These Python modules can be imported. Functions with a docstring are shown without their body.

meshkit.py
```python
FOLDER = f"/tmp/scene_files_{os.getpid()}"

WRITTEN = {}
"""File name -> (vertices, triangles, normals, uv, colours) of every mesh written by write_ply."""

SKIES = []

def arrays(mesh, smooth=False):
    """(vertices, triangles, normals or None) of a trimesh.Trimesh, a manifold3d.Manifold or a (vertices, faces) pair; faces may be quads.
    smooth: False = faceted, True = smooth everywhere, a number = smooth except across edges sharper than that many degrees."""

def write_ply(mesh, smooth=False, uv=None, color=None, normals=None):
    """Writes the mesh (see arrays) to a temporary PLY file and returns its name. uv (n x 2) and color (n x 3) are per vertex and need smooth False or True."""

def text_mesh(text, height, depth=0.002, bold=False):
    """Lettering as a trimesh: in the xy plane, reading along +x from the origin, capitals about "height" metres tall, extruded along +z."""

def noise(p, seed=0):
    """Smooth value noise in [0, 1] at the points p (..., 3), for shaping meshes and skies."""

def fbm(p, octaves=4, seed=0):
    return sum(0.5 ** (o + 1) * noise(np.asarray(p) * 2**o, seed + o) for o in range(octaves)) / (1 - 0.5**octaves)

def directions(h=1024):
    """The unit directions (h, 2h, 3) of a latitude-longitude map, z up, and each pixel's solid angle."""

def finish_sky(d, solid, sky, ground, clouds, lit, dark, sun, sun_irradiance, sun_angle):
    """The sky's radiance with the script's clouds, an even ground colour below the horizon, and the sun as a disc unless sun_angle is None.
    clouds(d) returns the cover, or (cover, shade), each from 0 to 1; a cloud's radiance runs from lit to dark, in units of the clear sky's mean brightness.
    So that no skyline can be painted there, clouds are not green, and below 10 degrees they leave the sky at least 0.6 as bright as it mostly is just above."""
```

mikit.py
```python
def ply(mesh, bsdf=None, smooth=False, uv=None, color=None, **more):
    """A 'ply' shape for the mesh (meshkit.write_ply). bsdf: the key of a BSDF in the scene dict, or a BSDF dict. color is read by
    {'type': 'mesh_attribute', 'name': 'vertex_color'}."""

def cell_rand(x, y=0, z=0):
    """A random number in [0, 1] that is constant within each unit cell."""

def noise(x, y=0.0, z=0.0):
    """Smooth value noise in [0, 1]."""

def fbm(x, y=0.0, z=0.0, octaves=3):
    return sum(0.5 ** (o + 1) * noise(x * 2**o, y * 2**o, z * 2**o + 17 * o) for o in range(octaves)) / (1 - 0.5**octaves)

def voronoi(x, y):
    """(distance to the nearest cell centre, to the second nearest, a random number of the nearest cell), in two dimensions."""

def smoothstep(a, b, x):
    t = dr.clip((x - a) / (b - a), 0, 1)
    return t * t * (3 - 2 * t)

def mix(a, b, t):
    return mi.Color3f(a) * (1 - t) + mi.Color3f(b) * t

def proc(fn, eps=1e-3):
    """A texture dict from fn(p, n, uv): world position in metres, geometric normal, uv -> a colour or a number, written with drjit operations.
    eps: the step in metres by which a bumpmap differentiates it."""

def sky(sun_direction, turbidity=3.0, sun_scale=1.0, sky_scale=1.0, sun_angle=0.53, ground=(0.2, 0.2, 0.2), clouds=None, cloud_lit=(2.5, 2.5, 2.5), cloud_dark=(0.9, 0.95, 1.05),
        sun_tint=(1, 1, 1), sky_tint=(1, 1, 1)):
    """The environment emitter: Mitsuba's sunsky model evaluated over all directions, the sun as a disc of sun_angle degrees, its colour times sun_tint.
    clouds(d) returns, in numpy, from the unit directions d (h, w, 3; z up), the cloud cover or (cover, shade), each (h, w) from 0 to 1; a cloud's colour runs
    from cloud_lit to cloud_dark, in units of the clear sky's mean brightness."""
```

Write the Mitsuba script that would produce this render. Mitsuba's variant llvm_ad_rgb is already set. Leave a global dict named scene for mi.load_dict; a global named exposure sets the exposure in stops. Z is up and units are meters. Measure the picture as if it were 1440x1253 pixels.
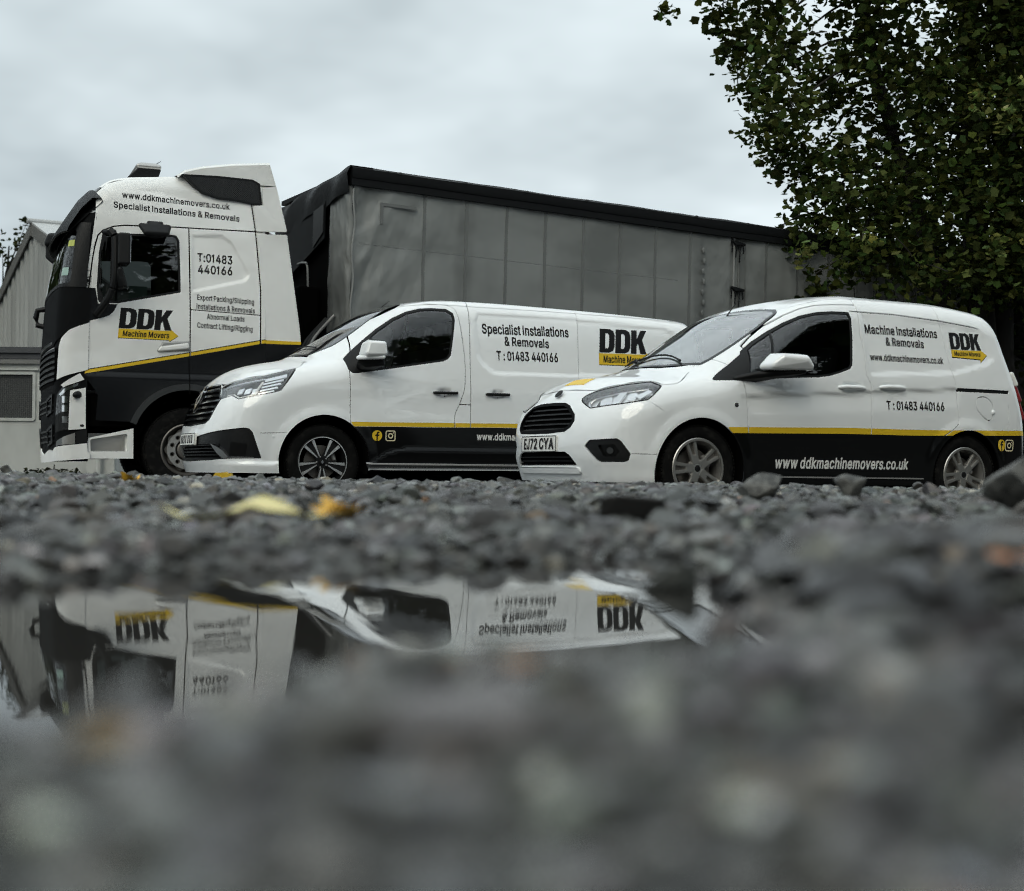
import math, random
import numpy as np
import trimesh, shapely
import mitsuba as mi
import drjit as dr
import mikit, meshkit
from mikit import proc, noise as mnoise, fbm as mfbm, smoothstep, mix, cell_rand
from shapely.geometry import Polygon, LineString, Point, MultiPolygon, box as sbox
from shapely import affinity
from shapely.ops import unary_union
from scipy.spatial import Delaunay
T = mi.ScalarTransform4f
scene = {'type': 'scene'}
labels = {}

# ---------------------------------------------------------------- camera, sky, exposure
EYE = np.array([0, 0, .305]); PITCH, ROLL = math.atan(31.5 / 2000), .008
LOOK = [0, math.cos(PITCH), math.sin(PITCH)]
scene['camera'] = {'type': 'thinlens', 'fov': math.degrees(2 * math.atan(720 / 2000)), 'fov_axis': 'x', 'aperture_radius': .0085, 'focus_distance': 12.6,
                   'near_clip': .01, 'far_clip': 600.0,
                   'to_world': T().look_at(origin=EYE.tolist(), target=(EYE + LOOK).tolist(), up=[-math.sin(ROLL), 0, math.cos(ROLL)])}
def overcast(d):
    z = np.maximum(d[..., 2], .02)
    q = np.stack([d[..., 0] / (z + .25), d[..., 1] / (z + .25), z * 0], -1)
    n = meshkit.fbm(q * 1.9 + 7.3, 5, 3); m = meshkit.fbm(q * 3.7 + 2.1, 4, 9)
    left = np.clip((-d[..., 0] - .02) * 1.6, -.3, .4) * np.clip(d[..., 1] * 2, 0, 1) * np.clip((z - .08) * 5, 0, 1)
    rise = np.clip((d[..., 2] - .34) / .5, 0, 1)                                      # an overcast sky is brightest overhead
    s = np.clip(.80 + (n - .52) * 1.6 + (m - .5) * .55 + left * .34 - .03 / (z + .12), .40, 1.0) * (1 - .75 * rise)
    return np.ones_like(z), s
scene['sky'] = mikit.sky((-.20, -.75, .64), turbidity=4, sun_scale=.30, sun_angle=40, sun_tint=(.86, 1.0, 1.16), clouds=overcast, cloud_lit=(3.70, 4.10, 4.22), cloud_dark=(1.44, 1.68, 1.79), ground=(.1, .1, .1))
exposure = 1.72

# ---------------------------------------------------------------- materials
def mat(name, **k): scene[name] = {'type': 'twosided', 'bsdf': k.pop('bsdf', None) or {'type': 'principled', **k}}
def rgb(*c): return {'type': 'rgb', 'value': list(c if len(c) == 3 else c * 3)}
mat('m_white', bsdf={'type': 'plastic', 'int_ior': 1.75, 'diffuse_reflectance': rgb(.765, .785, .79)})
mat('m_lorry_white', base_color=proc(lambda p, n, uv: mix((.69, .695, .68), (.61, .61, .59), smoothstep(.42, .75, mfbm(p.x * 1.5, p.y * 1.5, p.z * 3.0)))), roughness=.38, specular=.5, clearcoat=.7, clearcoat_gloss=.93)
mat('m_black_gloss', base_color=rgb(.0035, .0037, .004), roughness=.14, specular=.32)
mat('m_lorry_black', base_color=rgb(.0045, .005, .006), roughness=.20, specular=.32)
mat('m_yellow', base_color=rgb(.60, .40, .02), roughness=.35, specular=.4)
mat('m_letter', base_color=rgb(.005, .005, .0055), roughness=.45, specular=.2)
mat('m_letter_white', base_color=rgb(.62, .62, .60), roughness=.4)
mat('m_plastic', base_color=rgb(.0055, .006, .0065), roughness=.5, specular=.22)
mat('m_black_matt', base_color=rgb(.0045, .005, .0055), roughness=.7, specular=.06)
mat('m_plastic_grey', base_color=rgb(.028, .030, .032), roughness=.5, specular=.3)
mat('m_void', base_color=rgb(.002), roughness=.9, specular=.05)
mat('m_rubber', base_color=proc(lambda p, n, uv: mix((.0045, .0045, .0045), (.014, .0135, .0125), smoothstep(.5, .8, mfbm(p.x * 22, p.y * 22, p.z * 22)))), roughness=.85, specular=.1)
mat('m_chrome', base_color=rgb(.72, .73, .74), metallic=1.0, roughness=.14)
mat('m_alloy', base_color=rgb(.46, .45, .43), metallic=.85, roughness=.34)
mat('m_alloy_bright', base_color=rgb(.74, .74, .73), metallic=.9, roughness=.25)
mat('m_steel', base_color=rgb(.30, .30, .295), metallic=.55, roughness=.5)
mat('m_disc', base_color=rgb(.16, .15, .14), metallic=.8, roughness=.45)
mat('m_reflector', base_color=rgb(.82, .83, .84), metallic=1.0, roughness=.12)
mat('m_red', base_color=rgb(.16, .008, .010), roughness=.15, specular=.6, clearcoat=1.0)
mat('m_plate', base_color=rgb(.62, .62, .59), roughness=.4)
mat('m_interior', base_color=rgb(.006, .006, .0065), roughness=.8, specular=.2)
mat('m_seat', base_color=rgb(.012, .012, .013), roughness=.9)
mat('m_hedge', base_color=rgb(.02, .028, .012), roughness=.9)
mat('m_paper', base_color=rgb(.30, .42, .38), roughness=.8)
mat('m_paper_yellow', base_color=rgb(.42, .46, .12), roughness=.8)
mat('m_orange', base_color=rgb(.5, .14, .02), roughness=.3, clearcoat=1.0)
scene['m_glass'] = {'type': 'thindielectric', 'int_ior': 1.52, 'specular_transmittance': rgb(.60, .66, .64)}
scene['m_glass_dark'] = {'type': 'thindielectric', 'int_ior': 1.5, 'specular_transmittance': rgb(.22, .24, .24)}
scene['m_screen'] = {'type': 'thindielectric', 'int_ior': 2.5, 'specular_transmittance': rgb(.40, .47, .46)}
scene['m_lens'] = {'type': 'thindielectric', 'int_ior': 1.55, 'specular_transmittance': rgb(.93)}

# ---------------------------------------------------------------- small helpers
def numbered(k):
    if k not in scene and k not in labels and not any(x.startswith(k + '__') for x in scene): return k
    i = 1
    while f'{k}_{i:03d}' in scene or f'{k}_{i:03d}' in labels: i += 1
    return f'{k}_{i:03d}'
def tag(k, label=None, cat=None, group=None, kind=None):
    d = {a: b for a, b in (('label', label), ('category', cat), ('group', group), ('kind', kind)) if b}
    if d: labels[k] = {**labels.get(k, {}), **d}
    return k
def thing(name, label, cat, group=None):
    k = numbered(name); tag(k, label, cat, group); return k
def put(name, mesh, m, parent=None, smooth=False, M=None, o=None, N=None, **t):
    """one mesh, one entry; M, o: rotation and place"""
    if isinstance(mesh, tuple): V, F = np.asarray(mesh[0], float), np.asarray(mesh[1])
    else: V, F = np.array(mesh.vertices), np.array(mesh.faces)
    if M is not None:
        V = V @ M.T + (0 if o is None else o); N = None if N is None else N @ M.T
    k = numbered(parent + '__' + name if parent else name)
    if N is not None:
        path = meshkit.write_ply((V, F), False, normals=N); scene[k] = {'type': 'ply', 'filename': path, 'face_normals': False, 'bsdf': {'type': 'ref', 'id': m}}
    else: scene[k] = mikit.ply(trimesh.Trimesh(V, F, process=False), m, smooth)
    tag(k, **t); return k
cat = trimesh.util.concatenate
def bx(x0, x1, y0, y1, z0, z1):
    m = trimesh.creation.box((abs(x1 - x0), abs(y1 - y0), abs(z1 - z0))); m.apply_translation(((x0 + x1) / 2, (y0 + y1) / 2, (z0 + z1) / 2)); return m
def tube(pts, r, n=8):
    p = np.asarray(pts, float); t = np.gradient(p, axis=0); t /= np.linalg.norm(t, axis=1, keepdims=True)
    a = np.cross(t, np.where(np.abs(t[:, 2:]) < .9, [0, 0, 1.], [1., 0, 0])); a /= np.linalg.norm(a, axis=1, keepdims=True); b = np.cross(t, a)
    r = np.broadcast_to(r, (len(p),)); an = np.arange(n) * 2 * np.pi / n
    v = (p[:, None] + r[:, None, None] * (np.cos(an)[None, :, None] * a[:, None] + np.sin(an)[None, :, None] * b[:, None])).reshape(-1, 3)
    i, j = np.meshgrid(np.arange(len(p) - 1), np.arange(n), indexing='ij')
    q = np.stack([i*n+j, i*n+(j+1) % n, (i+1)*n+(j+1) % n, (i+1)*n+j], -1).reshape(-1, 4); f = [q[:, [0, 1, 2]], q[:, [0, 2, 3]]]
    v = np.vstack([v, p[:1], p[-1:]]); k = np.arange(n); c0, c1 = len(v) - 2, len(v) - 1; e = (len(p) - 1) * n
    f += [np.stack([k * 0 + c0, (k + 1) % n, k], 1), np.stack([k * 0 + c1, e + k, e + (k + 1) % n], 1)]
    return trimesh.Trimesh(v, np.vstack(f), process=False)
def revolve_y(prof, n=64):
    """closed or open profile [(radius, y)] turned about the y axis"""
    pr = np.asarray(prof, float); a = np.arange(n) * 2 * np.pi / n; m = len(pr)
    v = np.stack([pr[None, :, 0] * np.cos(a)[:, None], np.broadcast_to(pr[None, :, 1], (n, m)), pr[None, :, 0] * np.sin(a)[:, None]], -1).reshape(-1, 3)
    i, j = np.meshgrid(np.arange(n), np.arange(m - 1), indexing='ij'); i2 = (i + 1) % n
    q = np.stack([i*m+j, i*m+j+1, i2*m+j+1, i2*m+j], -1).reshape(-1, 4)
    return trimesh.Trimesh(v, np.vstack([q[:, [0, 1, 2]], q[:, [0, 2, 3]]]), process=False)
def prism(poly, t, axis='y', at=0.):
    """polygon extruded by t; axis y: polygon in (x,z), axis x: polygon in (y,z), axis z: polygon in (x,y)"""
    if not isinstance(poly, (Polygon, MultiPolygon)): poly = Polygon(poly)
    ms = [trimesh.creation.extrude_polygon(g, t, engine='earcut') for g in getattr(poly.buffer(0), 'geoms', [poly.buffer(0)])]
    m = cat(ms); v = np.array(m.vertices); x, y, z = v.T
    m.vertices = np.stack({'y': (x, z + at, y), 'x': (z + at, x, y), 'z': (x, y, z + at)}[axis], 1); return m
def bevel_prism(poly, t, b, axis='y', at=0.):
    """the same with its far edge (in +axis) drawn in by b: three stacked slices"""
    if not isinstance(poly, Polygon): poly = Polygon(poly)
    ms = []
    for q, (a, c) in ((poly, (0, t - b)), (poly.buffer(-b * .35), (t - b, t - b * .35)), (poly.buffer(-b), (t - b * .35, t))):
        if not q.is_empty: ms.append(prism(q, c - a, axis, at + a))
    return cat(ms)
def hull(spheres, n=2):
    """convex hull of balls (x, y, z, r)"""
    s = trimesh.creation.icosphere(subdivisions=n)
    return trimesh.convex.convex_hull(np.vstack([s.vertices * q[3] + q[:3] for q in spheres]))
def ellipsoid(c, r, n=3):
    s = trimesh.creation.icosphere(subdivisions=n); s.vertices = s.vertices * r + c; return s
_txt = {}
PLAIN = {'I': (sbox(.08, 0, .265, 1), .345), 'l': (sbox(.07, 0, .245, 1.03), .315), '1': (Polygon([(.42, 0), (.42, 1), (.28, 1), (.05, .83), (.05, .66), (.235, .78), (.235, 0)]), .58), ' ': (None, .30)}
def _flat(t):
    m = meshkit.text_mesh(t, 1.0, .01, bold=True); tri = m.vertices[m.faces]; tri = tri[(tri[:, :, 2] < 1e-6).all(1)][:, :, :2]
    return unary_union([Polygon(a).buffer(1e-4) for a in tri])
def _glyph(c):
    if c not in _txt: _txt[c] = PLAIN[c] if c in PLAIN else (_flat(c), _flat('H' + c + 'H').bounds[2] - _flat('HH').bounds[2])
    return _txt[c]
def text_poly(t):
    """plain grotesque lettering as flat polygons, capitals one unit tall"""
    x, out = 0., []
    for c in t:
        g, adv = _glyph(c)
        if g is not None: out.append(affinity.translate(affinity.scale(g, .93, 1, origin='center'), x, 0))
        x += adv
    return unary_union(out)
def letters_ddk():
    def D(x): return Polygon([(x, 0), (x + .50, 0), (x + .70, .08), (x + .78, .26), (x + .78, .74), (x + .70, .92), (x + .50, 1), (x, 1)]).difference(
        Polygon([(x + .29, .18), (x + .42, .18), (x + .49, .27), (x + .49, .73), (x + .42, .82), (x + .29, .82)]))
    K = Polygon([(1.64, 0), (1.93, 0), (1.93, .33), (2.0, .44), (2.14, 0), (2.46, 0), (2.21, .60), (2.44, 1), (2.13, 1), (1.93, .64), (1.93, 1), (1.64, 1)])
    return affinity.scale(unary_union([D(0), D(.82), K]), 1 / 2.46, 1, origin=(0, 0))
def fit_text(poly, a, b, h, weight=.0, slant=0.):
    """lay the polygon on the line a -> b of a surface's own plane, h tall"""
    x0, _, x1, _ = poly.bounds; w = math.hypot(b[0] - a[0], b[1] - a[1])
    g = affinity.affine_transform(poly, [w / (x1 - x0), h * slant, 0, h, -x0 * w / (x1 - x0), 0])
    if weight: g = g.buffer(weight * h, join_style=2)
    s = math.copysign(1, b[0] - a[0]); tz = (b[1] - a[1]) / w
    return affinity.affine_transform(g, [s, 0, tz, 1, a[0], a[1]])

# ---------------------------------------------------------------- car bodies as implicit solids
def ip(xs, ys):
    """smooth-ish piecewise curve through control points (monotone cubic)"""
    xs = np.asarray(xs, float); ys = np.asarray(ys, float)
    if xs[0] > xs[-1]: xs, ys = xs[::-1], ys[::-1]
    h = np.diff(xs); d = np.diff(ys) / h
    m = np.zeros(len(xs)); m[0], m[-1] = d[0], d[-1]
    for i in range(1, len(xs) - 1):
        if d[i-1] * d[i] > 0:
            w1, w2 = 2*h[i] + h[i-1], h[i] + 2*h[i-1]
            m[i] = (w1 + w2) / (w1 / d[i-1] + w2 / d[i])
    def f(x):
        x = np.asarray(x, float); i = np.clip(np.searchsorted(xs, x) - 1, 0, len(h) - 1)
        t = (x - xs[i]) / h[i]; out = t < 0; o2 = t > 1; tc = np.clip(t, 0, 1)
        v = ((2*tc**3 - 3*tc**2 + 1) * ys[i] + (tc**3 - 2*tc**2 + tc) * h[i] * m[i] + (3*tc**2 - 2*tc**3) * ys[i+1] + (tc**3 - tc**2) * h[i] * m[i+1])
        return v + np.where(out, t * h[i] * m[i], 0) + np.where(o2, (t - 1) * h[i] * m[i+1], 0)
    return f
def smax(a, b, k):
    h = np.maximum(k - np.abs(a - b), 0) / k
    return np.maximum(a, b) + h * h * k * 0.25
def sstep(a, b, x):
    t = np.clip((x - a) / (b - a), 0, 1); return t * t * (3 - 2 * t)
class Body:
    """A car body as an implicit solid: x forward, y to its left, z up."""
    def root(s, fn, hi, lo, n=60, it=26):
        """the first zero of fn met from hi towards lo (arrays)"""
        hi = np.array(hi, float); lo = np.array(lo, float); a, fa = hi.copy(), fn(hi); b, fb = lo.copy(), np.full(hi.shape, np.nan); done = np.zeros(hi.shape, bool)
        for i in range(1, n + 1):
            c = hi + (lo - hi) * i / n; fc = fn(c); new = (fc < 0) & ~done; b = np.where(new, c, b); fb = np.where(new, fc, fb); done |= new
            a = np.where(done, a, c); fa = np.where(done, fa, fc)
            if done.all(): break
        for k in range(7):
            m = np.where(k % 3 == 2, .5, np.clip(fa / np.where(fa - fb == 0, 1, fa - fb), .02, .98)); m = a + (b - a) * m; f = fn(m); neg = f < 0
            b = np.where(neg, m, b); fb = np.where(neg, f, fb); a = np.where(neg, a, m); fa = np.where(neg, fa, f)
        return np.where(done, a + (b - a) * np.clip(fa / np.where(fa - fb == 0, 1, fa - fb), 0, 1), np.nan)
    def side(s, x, z): return s.root(lambda y: s.f(x, y, z), s.wz(z) + .07, np.full(np.shape(x), .05), 12, 15)
    def top(s, x, y): return s.root(lambda z: s.f(x, y, z), s.zt(x) + .02, np.zeros(np.shape(x)) + .4, 12, 15)
    def cyl(s, u, z):
        ph = u / s.cr
        r = s.root(lambda r: s.f(s.cx + r * np.cos(ph), r * np.sin(ph), z), np.full(np.shape(u), 2.0), np.full(np.shape(u), .3), 16, 16)
        return s.cx + r * np.cos(ph), r * np.sin(ph)
    def cast(s, o, d, t1=40., n=3000):
        t = np.linspace(4, t1, n); p = o + d[..., None, :] * t[:, None]
        f = s.f(p[..., 0], p[..., 1], p[..., 2]); f = np.where(p[..., 2] < .1, 1, f)
        i = np.argmax(f < 0, -1); hit = (f < 0).any(-1); a = t[np.maximum(i - 1, 0)]; b = t[i]
        for _ in range(30):
            m = (a + b) / 2; q = o + d * m[..., None]; neg = s.f(q[..., 0], q[..., 1], q[..., 2]) < 0
            b = np.where(neg, m, b); a = np.where(neg, a, m)
        q = o + d * b[..., None]; q[~hit] = np.nan; return q
    def grad(s, p, e=2e-3):
        x, y, z = p[..., 0], p[..., 1], p[..., 2]
        g = np.stack([s.f(x+e, y, z) - s.f(x-e, y, z), s.f(x, y+e, z) - s.f(x, y-e, z), s.f(x, y, z+e) - s.f(x, y, z-e)], -1)
        return g / np.maximum(np.linalg.norm(g, axis=-1, keepdims=True), 1e-9)
def polysd(pts):
    """signed distance to a polygon in (x, z), negative inside"""
    p = np.asarray(pts, float); q = np.roll(p, -1, 0)
    def f(x, z):
        x, z = np.asarray(x, float), np.asarray(z, float); d = np.full(np.broadcast(x, z).shape, 9.); ins = np.zeros(d.shape, bool)
        for (ax, az), (bx_, bz) in zip(p, q):
            ex, ez = bx_ - ax, bz - az; t = np.clip(((x - ax) * ex + (z - az) * ez) / (ex * ex + ez * ez), 0, 1)
            d = np.minimum(d, np.hypot(x - ax - t * ex, z - az - t * ez)); c = (az > z) != (bz > z)
            ins ^= c & (x < ex * (z - az) / (ez if abs(ez) > 1e-12 else 1e-12) + ax)
        return np.where(ins, -d, d)
    return f
class SmallVan(Body):
    cx, cr = -.25, .95
    zt = staticmethod(ip([.90, .82, .70, .50, .25, .05, -.15, -.50, -.85, -1.10, -1.5, -2.2, -2.8, -3.1, -3.25, -3.33],
                         [.54, .74, .865, .955, 1.0, 1.05, 1.15, 1.343, 1.533, 1.63, 1.685, 1.685, 1.64, 1.58, 1.52, 1.44]))
    xf = staticmethod(ip([.1, .25, .40, .55, .70, .85, 1.0, 1.3], [.71, .77, .81, .815, .80, .75, .66, .36]))
    xr = staticmethod(ip([.1, .4, .7, 1.0, 1.3, 1.55, 1.75], [-3.20, -3.24, -3.22, -3.14, -3.04, -2.97, -2.88]))
    wz = staticmethod(ip([.15, .3, .5, .75, .95, 1.1, 1.3, 1.5, 1.7, 1.8], [.82, .85, .865, .878, .872, .85, .81, .765, .71, .68]))
    recess = staticmethod(polysd([(-1.50, 1.50), (-1.824, 1.505), (-2.275, 1.487), (-2.6, 1.46), (-2.70, 1.44), (-2.74, 1.39), (-2.785, 1.23), (-2.72, 1.185), (-2.37, 1.095), (-1.53, 1.045)]))
    def relief(s, x, z):
        zc = .838 - .0685 * (x + .38); d = zc - z
        w = -.011 * sstep(-.005, .024, d) * sstep(.17, .03, d) * sstep(-.30, -.45, x) * sstep(-2.42, -2.34, x)
        for xw in (0, -2.489): w = w + .016 * sstep(.46, .37, np.hypot(x - xw, z - .30))
        for xh, zh in ((-1.328, .928), (-1.72, .945)): w = w - .022 * sstep(1.0, .45, np.hypot((x - xh) / .13, (z - zh) / .042))
        return w - .010 * sstep(.024, -.022, s.recess(x, z)) + .010 * sstep(.30, .22, z)
    def f(s, x, y, z):
        a = np.abs(y)
        side = a - s.wz(z) + .03 * sstep(-2.4, -3.3, x) - s.relief(x, z)
        top = z - s.zt(x + .30 * (a / .85) ** 2 * sstep(-1.2, .0, x) * sstep(.8, .2, x)) + .045 * (a / .7) ** 2
        front = x - s.xf(z) + .17 * (a / .8) ** 2.2
        rear = s.xr(z) - x + .05 * (a / .8) ** 2
        d = smax(side, top * .9, .16)
        d = smax(d, front, .30)
        return smax(d, rear, .16)
class MediumVan(Body):
    cx, cr = -.20, 1.05
    zt = staticmethod(ip([1.08, 1.00, .85, .65, .40, .15, -.05, -.40, -.75, -1.00, -1.3, -1.7, -2.6, -3.6, -4.0, -4.17],
                         [.55, .87, 1.11, 1.225, 1.285, 1.335, 1.44, 1.665, 1.86, 1.93, 1.962, 1.965, 1.948, 1.912, 1.885, 1.824]))
    xf = staticmethod(ip([.1, .25, .40, .60, .80, 1.0, 1.2, 1.4], [.94, 1.0, 1.04, 1.05, 1.02, .97, .85, .55]))
    xr = staticmethod(ip([.1, .5, 1.0, 1.4, 1.7, 1.95], [-4.12, -4.17, -4.17, -4.15, -4.12, -4.06]))
    wz = staticmethod(ip([.15, .3, .5, .75, 1.0, 1.2, 1.4, 1.6, 1.8, 1.98], [.91, .945, .965, .975, .978, .96, .93, .895, .85, .80]))
    recess = staticmethod(polysd([(-1.535, 1.72), (-1.56, 1.78), (-1.60, 1.80), (-2.41, 1.797), (-2.64, 1.79), (-3.70, 1.745), (-3.80, 1.70), (-3.86, 1.33), (-3.80, 1.26), (-2.93, 1.232), (-1.76, 1.215), (-1.70, 1.225), (-1.585, 1.31), (-1.548, 1.39)]))
    scoop = staticmethod(polysd([(-.36, 1.13), (-1.30, 1.05), (-1.37, 1.08), (-1.40, .76), (-.62, .80), (-.50, .95)]))
    sill = staticmethod(polysd([(-.44, .335), (-.62, .44), (-.80, .475), (-2.55, .475), (-2.55, .335)]))
    def relief(s, x, z):
        w = -.014 * sstep(.026, -.024, s.recess(x, z)) - .006 * sstep(.05, -.06, s.scoop(x, z)) + .016 * sstep(.024, -.024, s.sill(x, z)) + .014 * sstep(.345, .325, z)
        for xw in (0, -3.098): w = w + .020 * sstep(.54, .42, np.hypot(x - xw, z - .345))
        for xh, zh in ((-1.18, 1.012), (-1.73, 1.012)): w = w - .022 * sstep(1.0, .5, np.hypot((x - xh) / .075, (z - zh) / .055))
        return w + .012 * sstep(.04, -.01, np.abs(z - (1.20 - .12 * (x + .5)) + .02)) * sstep(-.30, -.4, x) * sstep(-1.42, -1.36, x) * 0
    def f(s, x, y, z):
        a = np.abs(y)
        side = a - s.wz(z) - s.relief(x, z) + .02 * sstep(-3.3, -4.06, x)
        top = z - s.zt(x + .34 * (a / .92) ** 2 * sstep(-1.2, .0, x) * sstep(1.0, .4, x)) + .05 * (a / .8) ** 2
        front = x - s.xf(z) + .17 * (a / .9) ** 2.2
        rear = s.xr(z) - x + .04 * (a / .8) ** 2
        d = smax(side, top * .9, .16)
        d = smax(d, front, .32)
        return smax(d, rear, .11)
class LorryCab(Body):
    cx, cr = .0, 1.3
    zt = staticmethod(ip([1.34, 1.2, 1.0, .8, .6, .4, .15, -.1, -.5, -.95], [3.05, 3.33, 3.53, 3.63, 3.67, 3.69, 3.715, 3.735, 3.76, 3.77]))
    xf = staticmethod(ip([.2, .5, .9, 1.4, 1.9, 2.3, 2.7, 3.0, 3.3], [1.44, 1.46, 1.48, 1.48, 1.46, 1.43, 1.36, 1.28, 1.15]))
    xr = staticmethod(ip([.2, 3.9], [-.95, -.95]))
    wz = staticmethod(ip([.2, .6, 1.2, 1.9, 2.4, 2.9, 3.3, 3.7], [1.22, 1.24, 1.25, 1.24, 1.215, 1.18, 1.13, 1.06]))
    recess = staticmethod(polysd([(-.049, 2.929), (-.379, 2.952), (-.481, 2.881), (-.678, 2.546), (-.678, 2.503), (-.634, 2.448), (-.049, 2.295)]))
    brow = staticmethod(polysd([(-.05, 3.47), (.35, 3.50), (.62, 3.42), (.50, 3.38), (.2, 3.30), (-.3, 3.22)]))
    def relief(s, x, z):
        return -.018 * sstep(.022, -.022, s.recess(x, z)) + .03 * sstep(1.34, 1.28, z - .2 * x * 0) * sstep(1.2, 1.05, x) * .5 - .02 * sstep(.02, -.1, s.brow(x, z))
    def f(s, x, y, z):
        a = np.abs(y)
        side = a - s.wz(z) - s.relief(x, z)
        top = z - s.zt(x) + .08 * (a / 1.0) ** 2
        front = x - s.xf(z) + .04 * (a / 1.1) ** 2.4
        rear = s.xr(z) - x
        d = smax(side, top * .9, .22)
        d = smax(d, front, .2)
        return smax(d, rear, .06)
def polyline_pts(ring, h):
    c = np.asarray(ring.coords); out = []
    for a, b in zip(c[:-1], c[1:]):
        n = max(1, int(math.ceil(np.linalg.norm(b - a) / h))); out.append(a + (b - a) * (np.arange(n) / n)[:, None])
    return np.vstack(out)
def tri2d(poly, h):
    """an even triangulation of a polygon with points inside; returns points, triangles and its rings as index arrays"""
    rings = [polyline_pts(r, h * .55) for r in [poly.exterior, *poly.interiors]]
    x0, y0, x1, y1 = poly.bounds; inner = poly.buffer(-.42 * h); pts = list(rings)
    if not inner.is_empty:
        gx, gy = np.meshgrid(np.arange(x0, x1, h), np.arange(y0, y1, h * .866)); gx = gx + (np.arange(gx.shape[0]) % 2 * h * .5)[:, None]
        g = np.stack([gx.ravel(), gy.ravel()], 1); pts.append(g[shapely.contains_xy(inner, g[:, 0], g[:, 1])])
    p = np.vstack(pts); rng = np.random.default_rng(1); f = Delaunay(p + rng.normal(0, 1e-6, p.shape)).simplices
    c = p[f].mean(1); f = f[shapely.contains_xy(poly, c[:, 0], c[:, 1])]
    a = p[f]; ar = np.cross(a[:, 1] - a[:, 0], a[:, 2] - a[:, 0]); f = f[np.abs(ar) > 1e-9]
    idx, s = [], 0
    for r in rings: idx.append(np.arange(s, s + len(r))); s += len(r)
    return p, f, idx
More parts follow.
